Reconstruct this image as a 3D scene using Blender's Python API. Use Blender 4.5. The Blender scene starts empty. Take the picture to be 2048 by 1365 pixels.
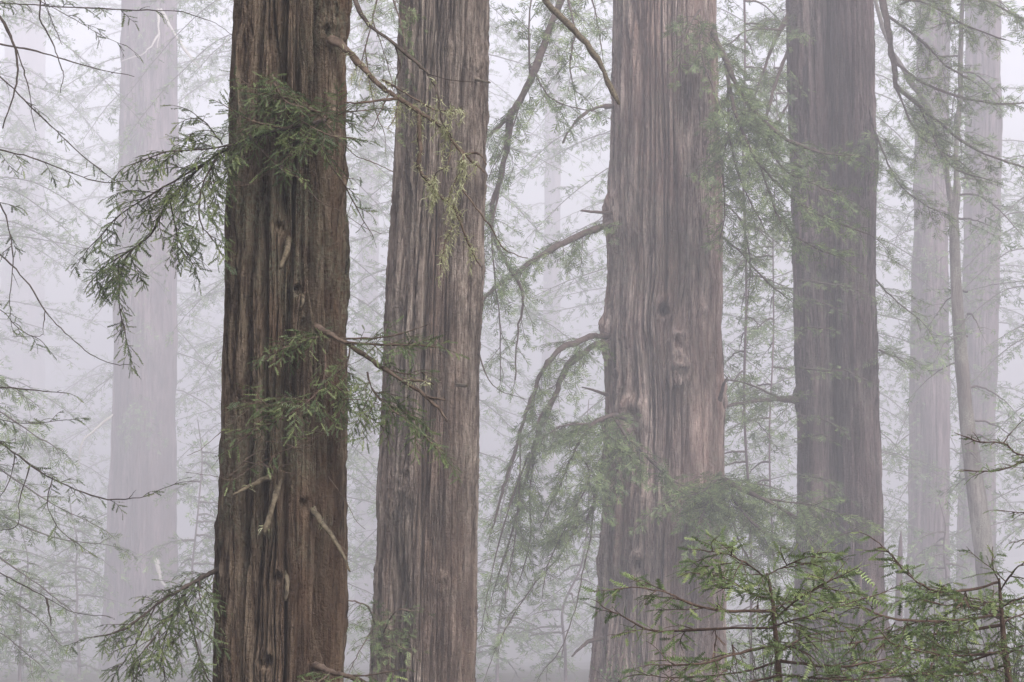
import bpy, math
import numpy as np
from mathutils import Vector

# ------------------------------------------------------------------ scene, camera, sky, sun, exposure
scene = bpy.context.scene
COL = scene.collection
LENS = 70.0
CAM_Z = 10.0
cam_data = bpy.data.cameras.new("camera")
cam_data.lens = LENS
cam_data.sensor_width = 36.0
cam_data.clip_start = 0.1
cam_data.clip_end = 2000.0
cam = bpy.data.objects.new("camera", cam_data)
cam.location = (0, 0, CAM_Z)
cam.rotation_euler = (math.radians(90), 0, 0)
COL.objects.link(cam)
scene.camera = cam

SUN_EL, SUN_AZ = math.radians(42), math.radians(148)      # azimuth from +Y towards +X
world = bpy.data.worlds.new("World")
scene.world = world
world.use_nodes = True
wn, wl = world.node_tree.nodes, world.node_tree.links
wn.clear()
w_out = wn.new("ShaderNodeOutputWorld")
w_bg = wn.new("ShaderNodeBackground")
w_sky = wn.new("ShaderNodeTexSky")
w_sky.sky_type = 'NISHITA'
w_sky.sun_disc = False
w_sky.sun_elevation = SUN_EL
w_sky.sun_rotation = SUN_AZ
w_sky.air_density = 1.0
w_sky.dust_density = 4.0
w_hsv = wn.new("ShaderNodeHueSaturation")
w_hsv.inputs["Saturation"].default_value = 0.32             # overcast: nearly grey
w_bg.inputs["Strength"].default_value = 0.12
wl.new(w_sky.outputs[0], w_hsv.inputs["Color"])
wl.new(w_hsv.outputs[0], w_bg.inputs["Color"])
wl.new(w_bg.outputs[0], w_out.inputs["Surface"])

sun_data = bpy.data.lights.new("sun", 'SUN')
sun_data.energy = 1.0
sun_data.angle = math.radians(40)
sun_data.color = (1.0, 0.97, 0.93)
sun = bpy.data.objects.new("sun", sun_data)
sd = Vector((math.sin(SUN_AZ) * math.cos(SUN_EL), math.cos(SUN_AZ) * math.cos(SUN_EL), math.sin(SUN_EL)))
sun.rotation_euler = sd.to_track_quat('Z', 'Y').to_euler()
sun.location = (0, 0, 60)
COL.objects.link(sun)

vs = scene.view_settings
vs.view_transform = 'Standard'
vs.look = 'None'
vs.gamma = 1.0
vs.use_curve_mapping = False
vs.exposure = 1.68
cy = scene.cycles
cy.max_bounces = 6
cy.diffuse_bounces = 2
cy.glossy_bounces = 1
cy.transmission_bounces = 2
cy.volume_bounces = 1
cy.transparent_max_bounces = 4
cy.use_denoising = True
cy.use_adaptive_sampling = False
cy.sample_clamp_indirect = 4.0
cy.denoising_prefilter = 'ACCURATE'
cy.caustics_reflective = False
cy.caustics_refractive = False

# ------------------------------------------------------------------ helpers
FW = 36.0 / LENS


def P(px, py, d):
    """photo pixel at distance d -> world point"""
    return np.array([(px - 1024) / 2048 * FW * d, d, CAM_Z + (682.5 - py) / 2048 * FW * d])


def nrm(v):
    return v / (np.linalg.norm(v, axis=-1, keepdims=True) + 1e-12)


_rs = np.random.RandomState(7)
_perm = _rs.permutation(256)
_perm = np.concatenate([_perm, _perm])
_grad = nrm(_rs.normal(size=(256, 3)))


def pn(x, y, z, per=None):
    """gradient noise, about -1..1"""
    xi, yi, zi = np.floor(x).astype(int), np.floor(y).astype(int), np.floor(z).astype(int)
    xf, yf, zf = x - xi, y - yi, z - zi
    p = per or 256
    yi &= 255; zi &= 255
    u, v, w = (t * t * t * (t * (t * 6 - 15) + 10) for t in (xf, yf, zf))

    def g(a, b, c):
        h = _grad[_perm[(_perm[(_perm[((xi + a) % p) & 255] + yi + b) & 255] + zi + c) & 255]]
        return h[..., 0] * (xf - a) + h[..., 1] * (yf - b) + h[..., 2] * (zf - c)
    x00 = g(0, 0, 0) * (1 - u) + g(1, 0, 0) * u
    x10 = g(0, 1, 0) * (1 - u) + g(1, 1, 0) * u
    x01 = g(0, 0, 1) * (1 - u) + g(1, 0, 1) * u
    x11 = g(0, 1, 1) * (1 - u) + g(1, 1, 1) * u
    y0 = x00 * (1 - v) + x10 * v
    y1 = x01 * (1 - v) + x11 * v
    return (y0 * (1 - w) + y1 * w) * 1.6


def sstep(a, b, x):
    t = np.clip((x - a) / (b - a), 0, 1)
    return t * t * (3 - 2 * t)


def mesh_np(name, verts, faces, smooth=False):
    """verts (n,3), faces: list of int arrays (m,k)"""
    me = bpy.data.meshes.new(name)
    verts = np.ascontiguousarray(verts, dtype=np.float32)
    me.vertices.add(len(verts))
    me.vertices.foreach_set("co", verts.ravel())
    idx = np.concatenate([f.ravel() for f in faces]).astype(np.int32)
    tot = np.concatenate([np.full(len(f), f.shape[1], np.int32) for f in faces])
    st = np.concatenate([[0], np.cumsum(tot)[:-1]]).astype(np.int32)
    me.loops.add(len(idx))
    me.loops.foreach_set("vertex_index", idx)
    me.polygons.add(len(tot))
    me.polygons.foreach_set("loop_start", st)
    me.polygons.foreach_set("loop_total", tot)
    if smooth:
        me.polygons.foreach_set("use_smooth", np.ones(len(tot), bool))
    me.update(calc_edges=True)
    return me


def link(name, me, mat, parent=None):
    o = bpy.data.objects.new(name, me)
    if mat and me is not None:
        me.materials.append(mat)
    COL.objects.link(o)
    if parent is not None:
        o.parent = parent
    return o


def tag(o, label=None, cat=None, group=None, kind=None):
    if label: o["label"] = label
    if cat: o["category"] = cat
    if group: o["group"] = group
    if kind: o["kind"] = kind
    return o


def empty(name, loc):
    o = bpy.data.objects.new(name, None)
    o.empty_display_size = 0.3
    o.location = [float(c) for c in loc]
    COL.objects.link(o)
    return o


# ------------------------------------------------------------------ materials
def new_mat(name):
    m = bpy.data.materials.new(name)
    m.use_nodes = True
    nt = m.node_tree
    for n in list(nt.nodes):
        nt.nodes.remove(n)
    out = nt.nodes.new("ShaderNodeOutputMaterial")
    return m, nt.nodes, nt.links, out


def noise_node(N, L, vec, scale, detail=4, rough=0.6):
    n = N.new("ShaderNodeTexNoise")
    n.inputs["Scale"].default_value = scale
    n.inputs["Detail"].default_value = detail
    n.inputs["Roughness"].default_value = rough
    L.new(vec, n.inputs["Vector"])
    return n.outputs["Fac"]


def ramp(N, L, fac, stops):
    r = N.new("ShaderNodeValToRGB")
    el = r.color_ramp.elements
    while len(el) > 1:
        el.remove(el[-1])
    el[0].position = stops[0][0]; el[0].color = (*stops[0][1], 1)
    for p, c in stops[1:]:
        e = el.new(p); e.color = (*c, 1)
    L.new(fac, r.inputs[0])
    return r.outputs[0]


def mix(N, L, fac, a, b):
    m = N.new("ShaderNodeMix")
    m.data_type = 'RGBA'
    for k, v in ((0, fac), (6, a), (7, b)):
        if hasattr(v, "is_linked"):
            L.new(v, m.inputs[k])
        else:
            m.inputs[k].default_value = v if k == 0 else (*v, 1)
    return m.outputs[2]


def bark_mat(name, dark, midc, light, lichen, lich_amt, s=1.0, bump=0.5, bdist=0.02):
    m, N, L, out = new_mat(name)
    tc = N.new("ShaderNodeTexCoord")
    mp = N.new("ShaderNodeMapping")
    mp.inputs["Scale"].default_value = (1, 1, 0.10)
    L.new(tc.outputs["Object"], mp.inputs["Vector"])
    v = mp.outputs[0]
    streak = noise_node(N, L, v, 16 / s, 5, 0.65)
    fine = noise_node(N, L, v, 70 / s, 3, 0.7)
    big = noise_node(N, L, v, 3.2 / s, 3, 0.5)
    grain = noise_node(N, L, tc.outputs["Object"], 60 / s, 3, 0.7)
    col = ramp(N, L, streak, [(0.36, dark), (0.48, midc), (0.64, light)])
    col2 = ramp(N, L, fine, [(0.40, dark), (0.62, light)])
    c = mix(N, L, 0.42, col, col2)
    red = ramp(N, L, big, [(0.45, (0, 0, 0)), (0.62, (1, 1, 1))])
    c = mix(N, L, red, c, mix(N, L, 0.55, c, (midc[0] * 1.08, midc[1] * 0.94, midc[2] * 0.87)))
    patch = noise_node(N, L, tc.outputs["Object"], 1.1 / s, 4, 0.7)
    mp2 = N.new("ShaderNodeMath"); mp2.operation = 'MULTIPLY'
    pr = ramp(N, L, patch, [(0.50, (0, 0, 0)), (0.62, (1, 1, 1))])
    L.new(pr, mp2.inputs[0])
    gr = ramp(N, L, grain, [(0.40, (0, 0, 0)), (0.6, (1, 1, 1))])
    L.new(gr, mp2.inputs[1])
    mp3 = N.new("ShaderNodeMath"); mp3.operation = 'MULTIPLY'
    L.new(mp2.outputs[0], mp3.inputs[0]); mp3.inputs[1].default_value = lich_amt
    c = mix(N, L, mp3.outputs[0], c, lichen)
    mpb = N.new("ShaderNodeMapping")
    mpb.inputs["Scale"].default_value = (1, 1, 0.3)
    L.new(tc.outputs["Object"], mpb.inputs["Vector"])
    blotch = noise_node(N, L, mpb.outputs[0], 5.5 / s, 5, 0.6)
    hv = N.new("ShaderNodeHueSaturation")
    mr = N.new("ShaderNodeMapRange")
    for k_, v_ in zip(("From Min", "From Max", "To Min", "To Max"), (0.33, 0.67, 0.62, 1.38)):
        mr.inputs[k_].default_value = v_
    L.new(blotch, mr.inputs["Value"]); L.new(mr.outputs[0], hv.inputs["Value"]); L.new(c, hv.inputs["Color"])
    c = hv.outputs[0]
    b = N.new("ShaderNodeBsdfPrincipled")
    b.inputs["Roughness"].default_value = 0.92
    b.inputs["Specular IOR Level"].default_value = 0.15
    L.new(c, b.inputs["Base Color"])
    bm_ = N.new("ShaderNodeBump")
    bm_.inputs["Strength"].default_value = bump
    bm_.inputs["Distance"].default_value = bdist
    ad = N.new("ShaderNodeMath"); ad.operation = 'ADD'
    L.new(fine, ad.inputs[0]); L.new(grain, ad.inputs[1])
    L.new(ad.outputs[0], bm_.inputs["Height"])
    L.new(bm_.outputs[0], b.inputs["Normal"])
    L.new(b.outputs[0], out.inputs["Surface"])
    return m


def leaf_mat(name, c0, c1, c2, trans=0.3, scale=2.0):
    m, N, L, out = new_mat(name)
    geo = N.new("ShaderNodeNewGeometry")
    tc = N.new("ShaderNodeTexCoord")
    nz = noise_node(N, L, tc.outputs["Object"], scale, 3, 0.6)
    ad = N.new("ShaderNodeMath"); ad.operation = 'MULTIPLY_ADD'
    L.new(geo.outputs["Random Per Island"], ad.inputs[0])
    ad.inputs[1].default_value = 0.55
    L.new(nz, ad.inputs[2])
    sb = N.new("ShaderNodeMath"); sb.operation = 'SUBTRACT'
    L.new(ad.outputs[0], sb.inputs[0]); sb.inputs[1].default_value = 0.27
    c = ramp(N, L, sb.outputs[0], [(0.25, c0), (0.55, c1), (0.85, c2)])
    d = N.new("ShaderNodeBsdfDiffuse"); t = N.new("ShaderNodeBsdfTranslucent")
    L.new(c, d.inputs[0]); L.new(c, t.inputs[0])
    g = N.new("ShaderNodeBsdfGlossy"); g.inputs["Roughness"].default_value = 0.45
    g.inputs[0].default_value = (0.8, 0.85, 0.8, 1)
    ms = N.new("ShaderNodeMixShader"); ms.inputs[0].default_value = trans
    L.new(d.outputs[0], ms.inputs[1]); L.new(t.outputs[0], ms.inputs[2])
    m2 = N.new("ShaderNodeMixShader"); m2.inputs[0].default_value = 0.04
    L.new(ms.outputs[0], m2.inputs[1]); L.new(g.outputs[0], m2.inputs[2])
    L.new(m2.outputs[0], out.inputs["Surface"])
    return m


def plain_mat(name, ca, cb, scale=20.0, zs=1.0, rough=0.9):
    m, N, L, out = new_mat(name)
    tc = N.new("ShaderNodeTexCoord")
    mp = N.new("ShaderNodeMapping"); mp.inputs["Scale"].default_value = (1, 1, zs)
    L.new(tc.outputs["Object"], mp.inputs["Vector"])
    f = noise_node(N, L, mp.outputs[0], scale, 4, 0.65)
    c = ramp(N, L, f, [(0.35, ca), (0.65, cb)])
    b = N.new("ShaderNodeBsdfPrincipled")
    b.inputs["Roughness"].default_value = rough
    b.inputs["Specular IOR Level"].default_value = 0.2
    L.new(c, b.inputs["Base Color"])
    bp = N.new("ShaderNodeBump"); bp.inputs["Strength"].default_value = 0.4; bp.inputs["Distance"].default_value = 0.01
    L.new(f, bp.inputs["Height"]); L.new(bp.outputs[0], b.inputs["Normal"])
    L.new(b.outputs[0], out.inputs["Surface"])
    return m


M = {}
M["bark_a"] = bark_mat("bark_near", (0.016, 0.009, 0.006), (0.092, 0.060, 0.041), (0.262, 0.203, 0.148), (0.19, 0.20, 0.14), 0.75, 1.0, 0.9, 0.025)
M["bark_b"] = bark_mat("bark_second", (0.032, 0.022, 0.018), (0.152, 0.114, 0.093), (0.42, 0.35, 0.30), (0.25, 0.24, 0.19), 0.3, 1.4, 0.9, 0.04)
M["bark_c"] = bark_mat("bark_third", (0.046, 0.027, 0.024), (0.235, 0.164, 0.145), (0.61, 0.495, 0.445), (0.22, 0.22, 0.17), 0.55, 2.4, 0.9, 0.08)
M["bark_d"] = bark_mat("bark_fourth", (0.018, 0.011, 0.013), (0.085, 0.058, 0.06), (0.27, 0.21, 0.205), (0.26, 0.25, 0.21), 0.35, 2.8, 0.9, 0.09)
M["bark_far"] = bark_mat("bark_far", (0.025, 0.014, 0.018), (0.085, 0.054, 0.062), (0.25, 0.185, 0.20), (0.34, 0.31, 0.28), 0.25, 9.0, 0.7, 0.08)
M["bark_pale"] = bark_mat("bark_pale_mottled", (0.05, 0.04, 0.036), (0.12, 0.10, 0.09), (0.28, 0.255, 0.235), (0.30, 0.30, 0.25), 0.8, 3.0, 0.8, 0.06)
M["twig_dark"] = plain_mat("twig_dark_bark", (0.036, 0.028, 0.025), (0.10, 0.078, 0.066), 40)
M["twig_brown"] = plain_mat("twig_red_brown_bark", (0.050, 0.031, 0.024), (0.13, 0.088, 0.068), 60)
M["limb_brown"] = plain_mat("limb_brown_bark", (0.055, 0.036, 0.028), (0.17, 0.125, 0.095), 30)
M["limb_fog"] = plain_mat("limb_dull_bark", (0.05, 0.036, 0.032), (0.12, 0.09, 0.08), 14)
M["dead_wood"] = plain_mat("dead_weathered_wood", (0.055, 0.043, 0.031), (0.19, 0.155, 0.105), 45)
M["pale_wood"] = plain_mat("pale_bare_wood", (0.30, 0.27, 0.24), (0.55, 0.50, 0.46), 25)
M["needle_dark"] = leaf_mat("needle_dark_green", (0.072, 0.104, 0.043), (0.14, 0.188, 0.075), (0.28, 0.33, 0.13), 0.35, 3.0)
M["needle_fresh"] = leaf_mat("needle_fresh_green", (0.09, 0.132, 0.05), (0.20, 0.272, 0.10), (0.39, 0.45, 0.18), 0.35, 3.0)
M["needle_mid"] = leaf_mat("needle_mid_green", (0.075, 0.112, 0.044), (0.145, 0.205, 0.075), (0.29, 0.355, 0.135), 0.35, 1.2)
M["needle_far"] = leaf_mat("needle_far_green", (0.08, 0.125, 0.055), (0.15, 0.22, 0.085), (0.28, 0.36, 0.15), 0.35, 0.5)
M["needle_brown"] = leaf_mat("needle_dead_brown", (0.12, 0.065, 0.045), (0.22, 0.13, 0.095), (0.33, 0.22, 0.16), 0.2, 5.0)
M["moss"] = leaf_mat("hanging_moss", (0.26, 0.26, 0.13), (0.42, 0.42, 0.24), (0.58, 0.58, 0.38), 0.3, 9.0)
M["shrub"] = leaf_mat("shrub_leaf", (0.07, 0.11, 0.05), (0.13, 0.19, 0.085), (0.30, 0.36, 0.22), 0.35, 1.5)
M["ground"] = plain_mat("forest_floor", (0.035, 0.025, 0.018), (0.085, 0.075, 0.045), 1.5)


# ------------------------------------------------------------------ ground and haze
def ground_z(x, y):
    yy = np.clip(y, -400, 900)
    base = np.interp(yy, [-400, -120, -60, -30, -12, -3, 0, 7, 12, 20, 44, 54, 150, 200, 300, 400, 900],
                     [52, 46, 32, 19, 10.5, 8.5, 8.3, 7.5, 6.9, 5.4, 1.0, -0.4, -15.0, -23.0, -38.0, -46.0, -48.0])  # unseen steep rise behind the camera is added to block light from there
    return base + 0.35 * pn(x * 0.11 + 3.3, y * 0.11, x * 0 + 0.5) + 0.12 * pn(x * 0.5, y * 0.5, x * 0 + 2.5)


gy = np.concatenate([np.linspace(-120, -10, 20), np.linspace(-8, 80, 70), np.linspace(83, 520, 50)])
gx = np.concatenate([np.linspace(-360, -45, 30), np.linspace(-42, 42, 60), np.linspace(45, 360, 30)])
GX, GY = np.meshgrid(gx, gy)
GZ = ground_z(GX, GY)
nr, nc = GX.shape
ii = np.arange(nr * nc).reshape(nr, nc)
gf = np.stack([ii[:-1, :-1], ii[:-1, 1:], ii[1:, 1:], ii[1:, :-1]], -1).reshape(-1, 4)
tag(link("ground", mesh_np("ground", np.stack([GX, GY, GZ], -1).reshape(-1, 3), [gf], True), M["ground"]), kind="structure")


def make_haze(density, zmin, zmax):
    x, y0, y1 = 362.0, -122.0, 522.0
    v = np.array([[sx * x, yy, zz] for zz in (zmin, zmax) for yy in (y0, y1) for sx in (-1, 1)])
    f = np.array([[0, 2, 3, 1], [4, 5, 7, 6], [0, 1, 5, 4], [2, 6, 7, 3], [0, 4, 6, 2], [1, 3, 7, 5]])
    m, N, L, out = new_mat("haze_air")
    pv = N.new("ShaderNodeVolumePrincipled")
    pv.inputs["Color"].default_value = (0.93, 0.914, 0.988, 1)
    pv.inputs["Density"].default_value = density
    pv.inputs["Anisotropy"].default_value = 0.0
    L.new(pv.outputs[0], out.inputs["Volume"])
    o = link("haze", mesh_np("haze", v, [f]), m)
    tag(o, "pale grey fog filling the forest", "fog", kind="stuff")
    return o


# ------------------------------------------------------------------ trunks
def theta_grid(n):
    """denser towards the camera side (theta = -pi/2)"""
    t = np.linspace(0, 1, n, endpoint=False)
    u = 2 * np.pi * t
    return -np.pi / 2 + u - 0.72 * np.sin(u)


def redwood(name, label, cat, d, prof, mat, bark, nth, dz, seed, z_top, knots=(), scars=(), group=None, tname="trunk"):
    """prof: list of (photo y, left x, right x); returns (tree empty, info)"""
    k = FW * d / 2048
    py = np.array([p[0] for p in prof], float)
    zc = CAM_Z + (682.5 - py) * k
    cx = np.array([((p[1] + p[2]) / 2 - 1024) * k for p in prof])
    R = np.array([(p[2] - p[1]) / 2 * k for p in prof])
    o = np.argsort(zc)
    zc, cx, R = zc[o], cx[o], R[o]
    gz = float(ground_z(np.array([cx[0]]), np.array([d]))[0]) - 0.4
    # extend downward with a flare, upward with taper
    if zc[0] > gz + 0.1:
        h = zc[0] - gz
        fl = R[0] * (1 + min(0.5, 0.09 * h + 0.1))
        zc = np.concatenate([[gz], zc]); cx = np.concatenate([[cx[0]], cx]); R = np.concatenate([[fl], R])
    if z_top > zc[-1]:
        slope = (R[-1] - R[-2]) / (zc[-1] - zc[-2])
        sx = (cx[-1] - cx[-2]) / (zc[-1] - zc[-2])
        h = z_top - zc[-1]
        zc = np.append(zc, z_top); R = np.append(R, max(R[-1] * 0.75, R[-1] + slope * h)); cx = np.append(cx, cx[-1] + sx * h)
    zlo, zhi = CAM_Z - 0.36 * FW * d, CAM_Z + 0.36 * FW * d
    zs = [gz]
    while zs[-1] < z_top:
        zz = zs[-1]
        zs.append(zz + (dz if zlo < zz < zhi else dz * 6))
    zs = np.array(zs)
    Rz = np.interp(zs, zc, R); Cz = np.interp(zs, zc, cx)
    w = max(3, int(0.03 * len(zs))) | 1
    ker = np.hanning(w + 2)[1:-1]; ker /= ker.sum()
    pad = lambda a: np.convolve(np.pad(a, w // 2, mode="edge"), ker, mode="valid")
    Rz, Cz = pad(Rz), pad(Cz)
    th = theta_grid(nth)
    T, Z = np.meshgrid(th, zs)
    R0 = float(np.interp(CAM_Z, zs, Rz))
    f = bark["f"]
    so = seed * 13.7
    # knots swirl the grain around them
    TW = T.copy(); disp_k = np.zeros_like(T); supp = np.ones_like(T)
    for (kx, ky, rp, amp, pit) in knots:
        kz = CAM_Z + (682.5 - ky) * k
        cxx = np.interp(kz, zs, Cz); rr = np.interp(kz, zs, Rz)
        sn = np.clip(((kx - 1024) * k - cxx) / rr, -0.98, 0.98)
        kt = -np.pi / 2 + math.asin(sn)
        r = rp * k
        ds = (np.mod(T - kt + np.pi, 2 * np.pi) - np.pi) * rr
        dzv = Z - kz
        q = (ds / (1.4 * r)) ** 2 + (dzv / (2.4 * r)) ** 2
        TW += -0.35 * (ds / rr) * np.exp(-q)
        e = np.sqrt((ds / r) ** 2 + (dzv / (1.25 * r)) ** 2) + 0.35 * pn(ds / r * 1.3 + so, dzv / r * 0.9, T * 0 + rp + kx)
        disp_k += 0.4 * amp * r * (np.exp(-((e - 0.95) / 0.5) ** 2) * (0.7 + 0.6 * np.sign(dzv) * (1 - np.exp(-(dzv / r) ** 2))) + 0.28 * np.exp(-(e / 1.8) ** 2)) - pit * r * np.exp(-(e / 0.6) ** 4) + amp * r * 0.16 * np.exp(-(e / 1.2) ** 2) * pn(ds / r * 3.1 + so, dzv / r * 3.1, T * 0 + kx * .37)
        supp *= 1 - 0.5 * np.exp(-(e / 1.1) ** 2)
    for (sx_, y0, y1, wp, depth) in scars:       # long hollows (or buttresses with depth < 0)
        z0, z1 = CAM_Z + (682.5 - y1) * k, CAM_Z + (682.5 - y0) * k
        zm, hz = (z0 + z1) / 2, (z1 - z0) / 2
        cxx = np.interp(Z, zs, Cz); rr = np.interp(Z, zs, Rz)
        sn = np.clip(((sx_ - 1024) * k - cxx) / rr, -0.98, 0.98)
        kt = -np.pi / 2 + np.arcsin(sn) + 0.05 * pn(Z * 0.5 + so, Z * 0, Z * 0)
        ds = (np.mod(T - kt + np.pi, 2 * np.pi) - np.pi) * rr
        prof_z = np.clip(1 - ((Z - zm) / hz) ** 2, 0, 1) ** 0.5
        disp_k -= depth / bark.get('kn', 1.0) * prof_z * np.exp(-(np.abs(ds) / (wp * k)) ** 3)
    fz = f * bark.get("zr", 0.075)
    U = TW / (2 * np.pi)
    circ = 2 * np.pi * R0

    def rn(fm, zm, off):
        """noise on the unrolled trunk: fm cells per metre round the stem (periodic), zm along it"""
        per = max(3, int(round(circ * fm)))
        return pn(UW * per, Z * zm + off, np.full_like(Z, off * 0.37 + so + 0.5), per)
    UW = U
    wamp = bark.get("warp", 0.3) / f / circ
    UW = U + wamp * (rn(f * 0.5, fz * 1.6, 1.3) + 0.5 * rn(f * 1.3, fz * 4.5, 6.3))
    n1 = rn(f, fz, 2.1)
    n2 = rn(f * 2.1, fz * 1.9, 3.7)
    n3 = rn(f * 4.6, fz * 3.5, 5.2)
    n4 = rn(f * 10, fz * 6, 7.9)
    n5 = rn(f * 6, f * 1.6, 9.4)
    low = rn(f * 0.3, fz * 0.6, 11.1)
    wd = bark.get('w', 0.2) * (1 + 0.6 * low)
    g1 = (1 - sstep(0.15, 1.0, np.abs(n1) / wd)) * (0.5 + 0.5 * sstep(-0.35, 0.25, rn(f * 0.6, fz * 2.2, 13.3)))
    g2 = (1 - sstep(0.1, 1.0, np.abs(n2) / (1.1 * bark.get('w', 0.2)))) * sstep(-0.3, 0.3, rn(f * 0.8, fz * 3, 15.7))
    g3 = 1 - np.clip(np.abs(n3) / 0.2, 0, 1)
    A = bark["amp"]
    crest = np.sqrt(np.clip(np.abs(n1), 0, 0.6))
    rough = 0.45 + 1.1 * sstep(-0.3, 0.35, rn(f * 0.22, fz * 5, 21.7))
    disp = A * (-1.0 * g1 - bark.get('g2', 0.6) * g2 - 0.22 * g3 + 0.6 * crest + 0.10 * n3 + 0.17 * n4 * rough + bark.get("flake", 0.10) * n5 * rough + bark.get("low", 0.2) * low)
    disp = disp - np.percentile(disp, 82)
    bul = rn(0.9 / R0 / 2, 0.35 / R0, 17.3) * (0.035 if d < 100 else 0.08) * R0 + rn(1.5 / R0, 1.3 / R0, 19.9) * (0.014 if d < 100 else 0.04) * R0
    RR = Rz[:, None] + bul + disp * supp + disp_k * bark.get('kn', 1.0)
    X = Cz[:, None] + RR * np.cos(T)
    Y = d + RR * np.sin(T)
    base = np.array([cx[0], d, gz + 0.4])
    V = np.stack([X, Y, Z], -1).reshape(-1, 3) - base
    n_r, n_c = T.shape
    ix = np.arange(n_r * n_c).reshape(n_r, n_c)
    ixn = np.roll(ix, -1, 1)
    fq = np.stack([ix[:-1], ixn[:-1], ixn[1:], ix[1:]], -1).reshape(-1, 4)
    # flat broken-off top so the stem is closed
    V = np.concatenate([V, [[Cz[-1] - base[0], 0, zs[-1] - base[2] + 0.3]]])
    ct = np.stack([ix[-1], ixn[-1], np.full(n_c, n_r * n_c)], -1)
    e = empty(name, base)
    tag(e, label, cat, group)
    link(tname, mesh_np(tname, V, [fq, ct], True), mat, e)
    return e


HAZE_DENSITY = 0.0050

A = redwood("redwood_tree", "nearest redwood, dark brown furrowed trunk with broken stubs and green sprays across it", "tree", 9.0,
            [(-300, 476, 692), (0, 470, 694), (300, 460, 691), (600, 452, 690), (900, 443, 690), (1100, 436, 690), (1365, 427, 686), (1500, 421, 688)],
            M["bark_a"], dict(f=12.5, amp=0.085, low=0.2, zr=0.04, w=0.16, warp=0.13, flake=.07, g2=.5), 460, 0.0105, 1, 16.0,
            knots=[(572, 462, 16, 0.8, 1.3), (606, 582, 11, 0.8, 1.4), (622, 652, 18, 0.9, 1.0), (552, 945, 15, 0.8, 1.0), 
                   (618, 1000, 14, 0.8, 1.0), (570, 1142, 14, 0.8, 1.1), (550, 1305, 17, 0.8, 1.6), (622, 832, 9, 0.6, 1.5), 
                   (662, 78, 17, 0.9, 0.6), (640, 1335, 17, 0.9, 0.6), (652, 238, 17, 0.9, 0.6)],
            scars=[(541, 300, 1100, 9, 0.05), (497, 60, 180, 10, -0.02)])
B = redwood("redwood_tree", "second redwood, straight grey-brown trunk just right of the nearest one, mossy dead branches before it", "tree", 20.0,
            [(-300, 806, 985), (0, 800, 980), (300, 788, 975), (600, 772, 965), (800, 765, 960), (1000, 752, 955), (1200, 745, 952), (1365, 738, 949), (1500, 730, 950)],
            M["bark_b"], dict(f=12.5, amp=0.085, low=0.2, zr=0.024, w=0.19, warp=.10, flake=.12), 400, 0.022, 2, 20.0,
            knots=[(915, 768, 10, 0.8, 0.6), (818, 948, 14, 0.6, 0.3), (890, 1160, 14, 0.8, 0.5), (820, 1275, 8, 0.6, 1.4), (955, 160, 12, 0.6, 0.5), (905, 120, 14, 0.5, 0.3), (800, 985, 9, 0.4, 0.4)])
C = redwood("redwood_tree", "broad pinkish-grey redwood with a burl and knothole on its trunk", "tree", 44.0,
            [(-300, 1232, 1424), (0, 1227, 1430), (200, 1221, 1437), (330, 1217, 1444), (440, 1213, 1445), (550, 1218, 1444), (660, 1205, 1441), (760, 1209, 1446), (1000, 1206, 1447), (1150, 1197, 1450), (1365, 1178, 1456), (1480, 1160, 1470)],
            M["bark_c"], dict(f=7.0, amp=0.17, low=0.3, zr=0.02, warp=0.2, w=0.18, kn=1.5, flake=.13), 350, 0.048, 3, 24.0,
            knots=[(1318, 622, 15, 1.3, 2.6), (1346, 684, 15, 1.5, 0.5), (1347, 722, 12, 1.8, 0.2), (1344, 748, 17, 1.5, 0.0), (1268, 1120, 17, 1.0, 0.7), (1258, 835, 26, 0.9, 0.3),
                   (1216, 440, 26, 0.5, 0.0), (1208, 672, 22, 0.6, 0.0), (1442, 800, 20, 0.5, 0.4), (1200, 1130, 14, 0.6, 0.0), (1395, 640, 14, 0.5, 0.2)],
            scars=[(1285, 100, 420, 14, 0.06), (1240, 860, 1300, 16, 0.12), (1300, 900, 1300, 10, 0.08), (1345, 770, 830, 11, 0.14), (1425, 350, 560, 16, 0.14)])
D = redwood("redwood_tree", "fluted dusky redwood with a long dark hollow, half veiled by drooping foliage", "tree", 54.0,
            [(-300, 1562, 1740), (0, 1568, 1745), (200, 1573, 1750), (400, 1579, 1750), (600, 1583, 1752), (800, 1589, 1757), (1000, 1592, 1762), (1150, 1588, 1770), (1365, 1580, 1790), (1450, 1570, 1800)],
            M["bark_d"], dict(f=5.2, amp=0.2, low=0.5, zr=0.018, w=0.18, warp=.2, flake=.12), 300, 0.062, 4, 26.0,
            knots=[(1592, 700, 14, 0.8, 0.3), (1586, 800, 16, 0.8, 0.0)],
            scars=[(1648, 540, 1200, 26, 1.0), (1628, -250, 480, 40, 0.55), (1706, 850, 1300, 9, -0.14), (1720, 960, 1300, 5, 0.12), (1745, 300, 1300, 4, 0.12)])
E = redwood("redwood_tree", "pale ghostly redwood trunk standing in thick fog behind the left branches", "tree", 172.0,
            [(-200, 250, 348), (0, 246, 351), (300, 238, 355), (600, 229, 355), (800, 225, 352), (1000, 216, 355), (1200, 208, 360), (1365, 198, 366)],
            M["bark_far"], dict(f=2.5, amp=0.11, low=1.1, zr=0.04), 170, 0.32, 5, 52.0,
            scars=[(325, 560, 1000, 10, 0.5), (262, 0, 1300, 4, 0.25)])
F = redwood("redwood_tree", "smooth grey redwood trunk in fog, first one right of the hollowed tree", "tree", 128.0,
            [(-200, 1832, 1900), (200, 1829, 1898), (450, 1827, 1897), (800, 1819, 1902), (1100, 1815, 1898), (1300, 1810, 1900)],
            M["bark_far"], dict(f=2.5, amp=0.10, low=1.0, zr=0.04), 120, 0.3, 6, 44.0)
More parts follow.
